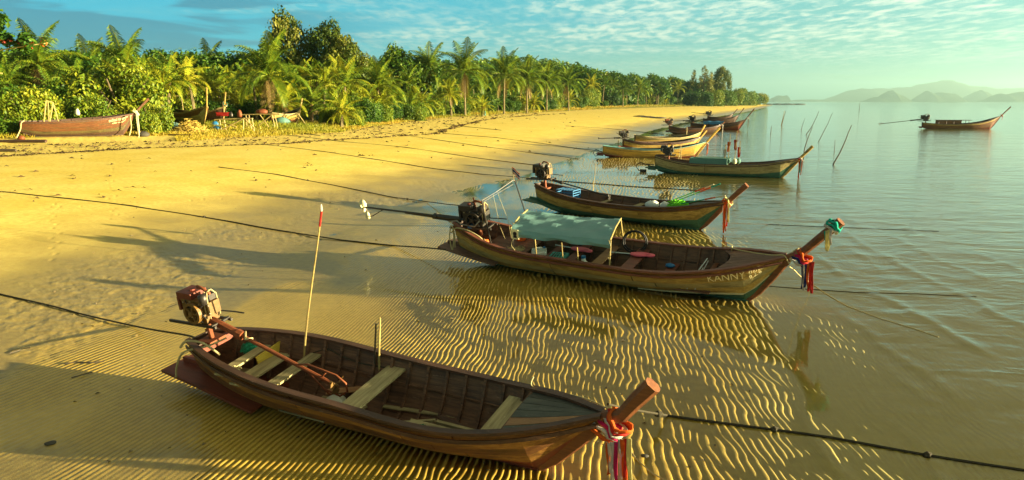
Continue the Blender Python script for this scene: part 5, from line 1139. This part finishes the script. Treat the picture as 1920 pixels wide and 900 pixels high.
for i in range(95):                                                     # dense grove behind
    px = -60+1400*((i*.618034) % 1.0); e_ = edgeY(px); Y_ = e_*rg.choice([1.22, 1.35, 1.5, 1.7])+rg.uniform(4, 10); b = at_px(px, Y_)
    yt = float(np.interp(px, SKX, SKY_))+rg.uniform(2, 26); h = height_to(b, yt)
    fl = min(max(h*.45, 3.0), 6.5); far_palm('full green palm crown in the grove '+zone(px), b, max(h-fl*.85, .8), fl, 'palmy' if rg.random() < .35 else 'palm', i, 'dense grove palms '+zone(px))
for i in range(40):                                                     # low palms at the front of the grove
    px = 440+900*((i*.618034+.3) % 1.0); e_ = edgeY(px); Y_ = e_*rg.uniform(1.06, 1.18)+3+(19 if px < 640 else 0); b = at_px(px, Y_); yt = float(np.interp(px, SKX, SKY_))*.45+.55*200-rg.uniform(-8, 14); h = max(height_to(b, yt), 2.)
    fl = h*.62; far_palm('low bright palm at the grove front '+zone(px), b, h*.32, fl, 'palmy' if rg.random() < .6 else 'palm', 300+i, 'low palms '+zone(px), 'young_palm', .2)
for i in range(90):
    px = -50+1390*((i*.618034+.15) % 1.0); e_ = edgeY(px); Y_ = e_*rg.uniform(1.05, 1.3)+3+(17 if 270 < px < 645 else 0); b = at_px(px, Y_); hh = rg.uniform(1.6, 3.4)*(1+.35*(Y_ > 110)+.5*(Y_ > 300))
    shrub('leafy shrub among low palms '+zone(px), b, hh, 'bushy' if rg.random() < .55 else 'bush', i, 'shrubs '+zone(px), sz=rg.uniform(.8, 1.2))
for i in range(30):
    px = -80+1300*((i*.618034+.5) % 1.0); e_ = edgeY(px); Y_ = e_*rg.uniform(1.5, 1.9)+12; b = at_px(px, Y_); yt = float(np.interp(px, SKX, SKY_))+rg.uniform(0, 14); h = height_to(b, yt); k = i % 3
    tree('broadleaf tree at the grove back '+zone(px), b, h, TREEG[k], TB[k], i, 'broadleaf trees '+zone(px), wid=1.1)
for i in range(46):
    px = 1090+250*((i*.618034) % 1.0); e_ = edgeY(px); Y_ = e_*rg.uniform(1.08, 1.35)+4; b = at_px(px, Y_); yt = float(np.interp(px, [1090, 1180, 1250, 1300, 1340], [130, 140, 147, 150, 154]))+rg.uniform(-2, 12); h = height_to(b, yt); k = i % 3
    if i % 3: far_palm('slender palm in the far low grove '+zone(px), b, h*.62, h*.42, 'palm' if i % 2 else 'palmy', 900+i, 'far low grove palms '+zone(px))
    else: tree('leafy tree in the far low grove '+zone(px), b, h, TREEG[k], TB[k], i, 'far low grove trees '+zone(px), wid=1.3)
for i in range(44):
    px = 690+470*((i*.618034) % 1.0); e_ = edgeY(px); Y_ = e_*rg.uniform(1.06, 1.22)+4; b = at_px(px, Y_)
    shrub('tall leafy shrub under the palms '+zone(px), b, rg.uniform(1.8, 2.8)*Y_/130, ['bush', 'bushy', 'bush'][i % 3], 1200+i, 'tall shrubs '+zone(px), sz=rg.uniform(1.0, 1.5))
BB = [(130, 135, 62, 3.6, 'bush', 'dark leafy bush behind the stern of the large beached boat'), (235, 92, 62, 4.8, 'bushy', 'biggest round leafy bush above the large beached boat'), (330, 128, 80, 4.2, 'bushy', 'round light green bush sloping down to the weathered beached boat'),
 (30, 130, 60, 4.0, 'bush', 'dark bush in deep shade at the left edge'), (185, 150, 57, 2.6, 'bushy', 'lower bright bush directly behind the bow of the large beached boat'), (70, 175, 56, 2.0, 'bush', 'low green bush behind the stick frame'), (285, 170, 58, 2.0, 'bushy', 'low bright bush right of the crossed prow'),
 (475, 180, 88, 1.9, 'bushy', 'small bright bush behind the second bamboo table'), (660, 190, 82, 1.8, 'bushy', 'yellow green rounded bush left of the blue drum'), (690, 172, 92, 2.4, 'bush', 'green bush just behind the blue drum'), (610, 196, 84, 1.3, 'bushy', 'small low bush right of the grey beached boat'), (775, 184, 105, 2.2, 'bushy', 'feathery bush between blue drum and yellow palm'), (440, 186, 88, 1.6, 'bush', 'dark bush behind the red box'), (560, 186, 92, 1.8, 'bush', 'dark bush behind the propped boat')]
for i, (px, yt, Y_, r_, key, lb) in enumerate(BB):
    b = at_px(px, Y_); h = height_to(b, yt); shrub(lb, b, r_, key, 500+i, None, sz=h/(r_*1.25), name='bush')
for px, yt, Y_, w_, lb, k in ((546, 40, 118, .62, 'tall domed tree, left one of the two above the grove', 0), (622, 54, 118, .62, 'tall domed tree, right one with two rounded heads', 1), (652, 78, 116, .7, 'lower rounded head leaning right of the second domed tree', 2)):
    b = at_px(px, Y_); tree(lb, b, height_to(b, yt), TREE[k], TB[k], k, None, 'domed_tree', w_)
b = at_px(748, 150); tree('dark round crowned tree between the palms', b, height_to(b, 96), TREEG[0], TB[0], 3, None, 'round_tree', .9)
b = at_px(790, 150); tree('dark tree just right of the round crowned tree', b, height_to(b, 112), TREEG[1], TB[1], 4, None, 'round_tree', .9)
for i, (px, yt, w_, lb) in enumerate(((1298, 128, .8, 'left sparse feathery pine of the far group'), (1318, 123, 1.0, 'tallest feathery pine of the far group'), (1330, 132, .9, 'feathery pine right of the tallest one'))):
    b = at_px(px, 450); tree(lb, b, height_to(b, yt), CAS[i % 2], [(0, 0, .9, .1)]*2, i, None, 'casuarina_tree', w_)
b = at_px(1350, 480); tree('sparse crowned tree right of the feathery pines', b, height_to(b, 130), TREE[2], TB[2], 8, None, 'sparse_tree', .6)
for i, (px, Y_, yt) in enumerate(((1335, 440, 163), (1352, 470, 165), (1370, 500, 166), (1385, 540, 168), (1400, 590, 172), (1412, 640, 170), (1422, 720, 172), (1310, 420, 165), (1378, 560, 160), (1395, 620, 162))):
    b = at_px(px, Y_); h = height_to(b, yt); shrub(['round yellow green tree standing by the sand near the point', 'round dark green tree standing by the sand near the point'][i % 2], b, h*.85, ['bushy', 'bush'][i % 2], 700+i, 'round trees near the point %s' % ['light', 'dark'][i % 2], 'round_tree', 1.05, 'tree')
# sea almond with red leaves reaching in from the left
b = at_px(-45, 50); rt = thing('almond_tree', 'tree at the left edge with red and green leaves on long bare branches', 'tree', Matrix.Translation(b)); k_ = 50/FPX
def lx(px, py): return Vector(((px-960)*k_-b.x, random.Random(px).uniform(-.5, .5), CAMH+(190-py)*k_-b.z))
MB().tube([(0, 0, -.2), (.1, 0, 2.), (-.1, 0, 4.5), lx(-30, 60)], [.28, .22, .16, .08], 8).build('trunk', bark2, rt)
brs = [[lx(-45, 110), lx(0, 104), lx(40, 98), lx(90, 92), lx(118, 86)], [lx(-45, 75), lx(-5, 60), lx(20, 54), lx(45, 48)], [lx(-40, 60), lx(-10, 40), lx(5, 25), lx(14, 16)], [lx(-40, 140), lx(0, 138), lx(30, 140)]]
for br in brs: MB().tube(br, [.09, .06, .045, .03, .02][:len(br)], 5).build('branch', WD['bamboo'], rt, smooth=True)
lc = [(*p, .45+.35*random.Random(i).random()) for i, p in enumerate([lx(0, 30), lx(12, 22), lx(22, 42), lx(5, 50), lx(40, 50), lx(-10, 70), lx(20, 70), lx(50, 80), lx(90, 84), lx(70, 92), lx(0, 95), lx(0, 130)])]
link('foliage', leaf_cloud('foliage', lc, 1300, .12, LM['bush'], 3, .2), rt)
lr = [(*p, .35) for p in [lx(16, 18), lx(30, 46), lx(55, 84), lx(90, 88), lx(112, 84), lx(8, 136), lx(62, 88)]]
link('red_foliage', leaf_cloud('red_foliage', lr, 60, .08, LM['red'], 4, .1), rt)
# wooded hill
rgn = np.random.default_rng(8); bl = []
while len(bl) < 900:
    x = rgn.uniform(-230, 230); y = rgn.uniform(230, 800)
    if veg(np.array(y))-x > 22 and x > -.72*y: bl.append((x, y, gz(x, y)+3.5*rgn.random()+.007*y, 3.4+3.4*rgn.random()))
link('forest', leaf_cloud('forest', bl, 80000, .85, LM['bush'], 5, .45), kind='stuff')
# beach grass, seaweed line
n = 42000; px = rgn.uniform(-80, 1330, n*2); e_ = np.interp(px, EDX, EDY); bk = rgn.random(n*2)**1.3; Yg = e_*(1+.28*bk)-1.0; Xg = (px-960)/FPX*(Yg*.98+.5)
den = fbm(Xg*.35, Yg*.35, 3)+.25*(bk > .08); ok = (den > rgn.uniform(-.35, .3, n*2)) & ((px > 330) | (bk > .38)); Xg, Yg, bk = Xg[ok], Yg[ok], bk[ok]; m_ = len(Xg)
Zg = base_z(Xg, Yg); hg = (.10+.28*rgn.random(m_))*(1+.7*sstep(Yg, 80, 200))*(.6+.6*bk); a = rgn.random(m_)*6.28; w = (.02+.00035*Yg); cx, cy = np.cos(a)*w, np.sin(a)*w; tx, ty = rgn.normal(size=m_)*hg*.5, rgn.normal(size=m_)*hg*.5
V = np.stack([np.stack([Xg-cx, Yg-cy, Zg-.02], -1), np.stack([Xg+cx, Yg+cy, Zg-.02], -1), np.stack([Xg+tx, Yg+ty, Zg+hg], -1)], 1).reshape(-1, 3)
pv = np.clip(.25+.9*fbm(Xg*.12+9, Yg*.12, 2)+.35*rgn.random(m_)+.25*(1-bk), 0, 1)
link('beach_grass', mesh_np('beach_grass', V, np.arange(m_*3).reshape(-1, 3), False, fattr=dict(v=pv), mat=LM['grass']), kind='stuff')
n = 3400; Yd = 1/rgn.uniform(1/170., 1/24., n); off = rgn.random(n)**1.5; line = rgn.random(n) < .55
Xd = veg(Yd)+np.where(line, 9.3+.25*rgn.normal(size=n)+.8*fbm(Yd*.15, Yd*0, 2), off*9); sc = np.clip(rgn.uniform(.02, .07, n)*(1+Yd/60), .02, .3)
lone = rgn.random(n) < .05; Xd = np.where(lone, veg(Yd)+rgn.uniform(9, 28, n), Xd); Zd = base_z(Xd, Yd)+.035; a = rgn.random(n)*6.28
c_, s_ = np.cos(a)*sc*1.8, np.sin(a)*sc*1.8; hh = sc*.5
V = np.stack([np.stack([Xd-c_, Yd-s_, Zd-.05], -1), np.stack([Xd+s_*.4, Yd-c_*.4, Zd], -1), np.stack([Xd+c_, Yd+s_, Zd-.05], -1), np.stack([Xd-s_*.4, Yd+c_*.4, Zd+hh], -1)], 1).reshape(-1, 3)
link('seaweed_debris', mesh_np('seaweed_debris', V, np.arange(n*4).reshape(-1, 4), False, fattr=dict(v=rgn.random(n)), mat=mat_plain('dry_seaweed', (.09, .06, .025), .9, .1, 0, .5)), kind='stuff')
# a few scraps and shells on the flats
n = 260; Yd = 1/rgn.uniform(1/40., 1/7.5, n); Xd = rgn.uniform(-1, 1, n)*.7*Yd; ok = (Xd < flat_edge(Yd)-.5) & (Xd > shore(Yd)-8); Xd, Yd = Xd[ok], Yd[ok]; n = len(Xd); Zd = np.maximum(base_z(Xd, Yd), 0)+.012; sc = rgn.uniform(.006, .02, n)*(1+Yd/25); a = rgn.random(n)*6.28
c_, s_ = np.cos(a)*sc*1.5, np.sin(a)*sc*1.5
V = np.stack([np.stack([Xd-c_, Yd-s_, Zd-.01], -1), np.stack([Xd+s_*.5, Yd-c_*.5, Zd], -1), np.stack([Xd+c_, Yd+s_, Zd-.01], -1), np.stack([Xd-s_*.5, Yd+c_*.5, Zd+sc*.6], -1)], 1).reshape(-1, 3)
link('shell_litter', mesh_np('shell_litter', V, np.arange(n*4).reshape(-1, 4), False, mat=mat_plain('shell_scraps', (.20, .16, .09), .8, .1, 0, .9, 3)), kind='stuff')

# ------------------------------------------------------------------ clutter by the beached boats
def TM(px, py, rz=0.): return Matrix.Translation(terrain_pt(px, py)) @ Matrix.Rotation(rz, 4, 'Z')
heap('net_heap', 'large tan heap of nets in front of the weathered beached boat', 'net', TM(357, 247), 1.35, 1.0, PL['netb'], 420, .025)
heap('net_heap', 'low blue grey heap of nets beside the crossed prow', 'net', TM(318, 240), 1.2, .55, PL['tarp'], 160, .03)
lump('tarpaulin_heap', 'crumpled pale blue tarpaulin right of the large boat prow', 'tarpaulin', TM(298, 238), .8, .5, PL['teal'], 4)
lump('tarpaulin_heap', 'pale green covered heap beneath the propped boat', 'tarpaulin', TM(528, 232), .9, .75, PL['trap'], 12)
lump('tarpaulin_heap', 'dark blue covered heap right of the propped boat', 'tarpaulin', TM(585, 225), 1.0, .7, PL['bluet'], 14)
lump('cloth_bundle', 'bright blue bundle of cloth on the grass by the first bamboo table', 'cloth', TM(406, 243), .42, .35, PL['bluet'], 15)
lump('cloth_bundle', 'small upper blue bundle leaning on the first bamboo table', 'cloth', TM(404, 237), .36, .5, PL['blue'], 16)
lump('pale_block', 'weathered block supporting the prow of the large beached boat', 'block', TM(270, 256), .45, .42, PL['stone'], 17)
lump('pale_rock', 'reddish stone under the stern of the large beached boat', 'stone', TM(40, 262), .25, .3, PL['rust'], 18)
lump('plastic_bag', 'small white bag on the grass near the prow of the large boat', 'bag', TM(281, 240), .28, .3, PL['white'], 19)
def beams(name, label, cat, M, segs, r=.05, mat='bamboo', group=None):
    rt = thing(name, label, cat, M, group)
    for a, b in segs: MB().tube([a, Vector(a).lerp(Vector(b), .5)+Vector((.01, 0, .015)), b], r, 6).build('pole', WD[mat], rt)
    return rt
beams('bamboo_table', 'crooked bamboo table with crossed legs, nearer of the two', 'table', TM(440, 246), [((-1.6, -.5, 1.05), (1.6, -.5, 1.15)), ((-1.6, .5, 1.05), (1.6, .5, 1.15)), ((-1.0, -.5, 0), (-1.1, -.5, 1.1)), ((1.0, -.5, .2), (1.1, -.5, 1.2)), ((-1.2, -.7, 0), (1.2, -.6, 1.2)), ((-1.0, .5, 0), (-1.1, .5, 1.1)), ((1.4, .5, .2), (1.1, .5, 1.2)), ((1.2, -.4, 1.1), (2.0, -.4, .3)), ((-.9, -.5, .8), (.4, -.5, .4)), ((-1.2, 0, 1.08), (1.3, 0, 1.16)), ((1.9, -.3, 0), (1.8, -.3, 1.2))], .06)
beams('bamboo_table', 'thin bamboo table with crossed legs, right behind the nearer one', 'table', TM(488, 238), [((-1.9, -.4, 1.2), (1.9, -.4, 1.28)), ((-1.9, .4, 1.2), (1.9, .4, 1.28)), ((-1.2, -.4, 0), (-1.2, -.4, 1.2)), ((-.9, -.4, 0), (-.9, -.4, 1.2)), ((1.6, -.4, 0), (1.4, -.4, 1.2)), ((.2, -.4, 1.2), (1.0, -.4, .0)), ((-.1, -.4, .1), (1.4, -.4, 1.2)), ((1.6, .4, 0), (1.4, .4, 1.2)), ((-1.2, .4, 0), (-1.2, .4, 1.2))], .05)
bt = terrain_pt(425, 241); tb = thing('red_box', 'red box on the nearer bamboo table', 'box', Matrix.Translation(bt+Vector((-.3, .2, 1.16)))); MB().box((0, 0, .16), (1.1, .5, .3)).build('body', PL['fred'], tb); MB().box((0, 0, .335), (1.16, .56, .05)).build('lid', PL['fred'], tb)
lump('engine_parts', 'oily brown engine part standing on the nearer bamboo table', 'engine', Matrix.Translation(terrain_pt(446, 243)+Vector((.2, .2, 1.16))), .22, .7, PL['rust'], 21)
lump('engine_parts', 'grey metal machine part between red box and oily brown part', 'engine', Matrix.Translation(terrain_pt(436, 243)+Vector((-.1, .2, 1.16))), .18, .5, PL['iron'], 22)
lump('orange_bundle', 'orange cloth bundle on the thin bamboo table', 'cloth', Matrix.Translation(terrain_pt(496, 237)+Vector((-.2, .2, 1.28))), .6, .5, PL['rust'], 23)
beams('stick_frame', 'pale bamboo stick frame standing on the stern of the large beached boat', 'frame', HL.at(1.9, 0, 1.05), [((-.45, -.5, 0), (-.15, -.5, 1.55)), ((.45, -.5, 0), (.25, -.5, 1.45)), ((-.1, .4, 0), (.0, .4, 1.5)), ((-.15, -.5, 1.55), (.25, -.5, 1.45)), ((-.15, -.5, 1.55), (.0, .4, 1.5)), ((-.1, -.5, 0), (.25, -.5, 1.4))], .045)
lump('white_bag', 'pale cloth bag hanging above the large beached boat', 'bag', HL.at(3.7, .5, 1.5), .16, .5, PL['foam'], 24)
beams('hoop_frame', 'bare white hoop of pipe standing on the weathered beached boat', 'frame', HM.at(2.2, 0, 1.2, 1.25), [((-.9, 0, -.3), (-.9, 0, 1.45)), ((.9, 0, -.3), (.9, 0, 1.45)), ((-.9, 0, 1.45), (.9, 0, 1.45))], .035)
beams('prop_stick', 'pale sticks propping up the small beached boat', 'stick', TM(555, 234), [((-1.6, 0, 0), (-1.1, 0, 1.2)), ((1.1, 0, 0), (.3, 0, 1.2)), ((.0, .1, 0), (.4, .1, 1.25))], .06)
beams('driftwood_beam', 'two dark beams lying on the sand at the left edge', 'timber', TM(30, 267), [((-2.2, 0, .08), (2.0, .2, .1)), ((-1.6, -.3, .06), (2.4, -.5, .08))], .09, 'dark')
beams('driftwood_beam', 'pale driftwood pole lying on the sand below the dark beams', 'timber', TM(20, 285), [((-1.2, 0, .08), (.3, .05, .1))], .09, 'drift')
beams('driftwood_beam', 'thin dark branch lying in front of the tan net heap', 'timber', TM(320, 254), [((-1.6, .1, .05), (1.9, -.35, .06))], .05, 'dark')
beams('driftwood_beam', 'pale planks stacked on the grass right of the grey boat', 'timber', TM(622, 226), [((-1.8, .1, .3), (1.9, -.1, .3)), ((-1.2, .3, .5), (1.6, .2, .5)), ((-1.5, -.1, .1), (1.2, .1, .1))], .1, 'bamboo')
for px, py, lb, c1, w_ in ((723, 216, 'blue plastic drum standing on the grass beside a small table', 'blue', .45), (907, 216.5, 'teal plastic drum beside the small far table', 'teal', .45)):
    M = Matrix.Translation(terrain_pt(px, py)); dr = thing('plastic_drum', lb, 'drum', M)
    MB().lathe([(w_*.9, 0), (w_, .1), (w_, .55), (w_*1.04, .6), (w_, .65), (w_, 1.1), (w_*.8, 1.25)], n=14).build('body', PL[c1], dr); MB().lathe([(w_*.5, 1.24), (w_*.5, 1.32), (0, 1.33)], n=12).build('lid', PL['white'], dr)
    lump('cloth_bundle', 'pale bundle on top of the %s drum' % ('blue' if c1 == 'blue' else 'teal'), 'bundle', M @ Matrix.Translation((0, 0, 1.33)), .4, .5, PL['netb'], px)
    s_ = 1 if px < 800 else -1
    beams('small_table', 'small white legged table beside the %s drum' % ('blue' if c1 == 'blue' else 'teal'), 'table', M @ Matrix.Translation((s_*1.3, -.1, 0)), [((-.7, 0, 0), (-.7, 0, 1.0)), ((-.2, 0, 0), (-.2, 0, 1.0)), ((.3, 0, 0), (.3, 0, 1.0)), ((.8, 0, 0), (.8, 0, 1.1)), ((-.8, 0, 1.0), (.9, 0, 1.05)), ((-.8, .5, 1.0), (.9, .5, 1.05)), ((-.7, .5, 0), (-.7, .5, 1.0)), ((.8, .5, 0), (.8, .5, 1.0))], .055)
for i, (px, py, s_) in enumerate(((1201, 219, 1.5), (1216, 220.5, 1.6), (1233, 222, 1.8))):
    lump('dark_rock', ['left', 'middle', 'right'][i]+' of three flat dark rocks on the far sand', 'rock', TM(px, py), s_, .35, PL['stone'], 30+i, .5)
for i, (px, s_) in enumerate(((1447, 9), (1466, 14), (1487, 11), (1432, 8))):
    lump('shore_rock', ['first', 'largest', 'outermost', 'landward'][i]+' low dark rock of the reef off the sandy point', 'rock', Matrix.Translation(((px-960)/FPX*1000, 1000, -.6)), s_, 1.9, PL['stone'], 40+i, .5)
# ------------------------------------------------------------------ mountains across the bay
mt = mat_plain('limestone_forest', (.05, .075, .03), .9, .1, 0, .5, .01, .2)
def range_mesh(name, label, pts, D, dep, seed):
    xs = np.array([1400+p[0]/3.69 for p in pts]); hs = np.array([(180.5-p[1])/3.69 for p in pts]); n = 90; px = np.linspace(xs[0], xs[-1], n); h = np.interp(px, xs, hs)/FPX*D*1.02
    h = h*(1+.10*fbm(px*.12+seed, px*0+seed, 3)); h[0] = h[-1] = -3; x = (px-960)/FPX*D; rows_ = 13; V = []
    for j in range(rows_):
        f = (j/(rows_-1))*2-1; pr = (1-abs(f)**1.6); V.append(np.stack([x, D+dep*f+0*x, np.maximum(h*pr*(1+.12*fbm(px*.2+j, px*0+j*1.7, 2)*(abs(f) > .05)), -3)-(3 if abs(f) == 1 else 0)], -1))
    V = np.array(V); me_ = mesh_np(name, V.reshape(-1, 3), grid_faces(rows_, n), True, mat=mt); o = link(name, me_); o['kind'] = 'structure'; return o
range_mesh('mountain_range', '', [(540, 179), (600, 150), (660, 112), (740, 92), (800, 96), (960, 95), (1100, 85), (1180, 60), (1280, 42), (1360, 50), (1420, 75), (1500, 85), (1560, 82), (1640, 100), (1750, 95), (1850, 90), (2000, 97), (2200, 120), (2500, 178)], 11000, 900, 1)
range_mesh('island_hill', '', [(785, 179), (830, 150), (870, 152), (900, 125), (940, 105), (980, 130), (1010, 140), (1030, 178)], 7400, 220, 2)
range_mesh('island_hill', '', [(1115, 179), (1150, 140), (1185, 108), (1220, 130), (1260, 122), (1360, 125), (1388, 178)], 7400, 240, 3)
range_mesh('island_hill', '', [(1430, 179), (1500, 120), (1540, 100), (1580, 115), (1635, 179)], 7900, 220, 4)
range_mesh('island_hill', '', [(1615, 179), (1680, 128), (1740, 135), (1790, 120), (1840, 115), (1900, 135), (1990, 150), (2080, 179)], 6300, 240, 5)
range_mesh('island_hill', '', [(125, 179), (140, 155), (170, 141), (238, 140), (246, 178)], 9400, 160, 6)
range_mesh('island_hill', '', [(250, 179), (300, 168), (420, 166), (600, 170), (700, 179)], 10200, 200, 7)
# ------------------------------------------------------------------ sea haze
hz = bpy.data.materials.new('sea_haze'); t = nt(hz); pv_ = t.nodes.new('ShaderNodeVolumePrincipled'); pv_.inputs['Color'].default_value = (.53, .85, .84, 1); pv_.inputs['Density'].default_value = HAZE; pv_.inputs['Anisotropy'].default_value = .6
t.links.new(pv_.outputs[0], t.nodes.new('ShaderNodeOutputMaterial').inputs['Volume'])
MB().box((0, 6450, 176), (25000, 13500, 362)).build('haze', hz, kind='stuff')

# look-alikes in one spot are told apart by their order in the picture
ORD = 'first second third fourth fifth sixth seventh eighth ninth tenth eleventh twelfth'.split()
byl = {}
for o in S.objects:
    if o.parent is None and o.get('group') and o.get('label'): byl.setdefault(o['label'], []).append(o)
for lb, os_ in byl.items():
    if 1 < len(os_) <= 12:
        os_.sort(key=lambda o: o.matrix_world.translation.x/max(o.matrix_world.translation.y, 1) if o.type == 'EMPTY' else 0)
        for i, o in enumerate(os_): o['label'] = lb+', '+ORD[i]+' from left'
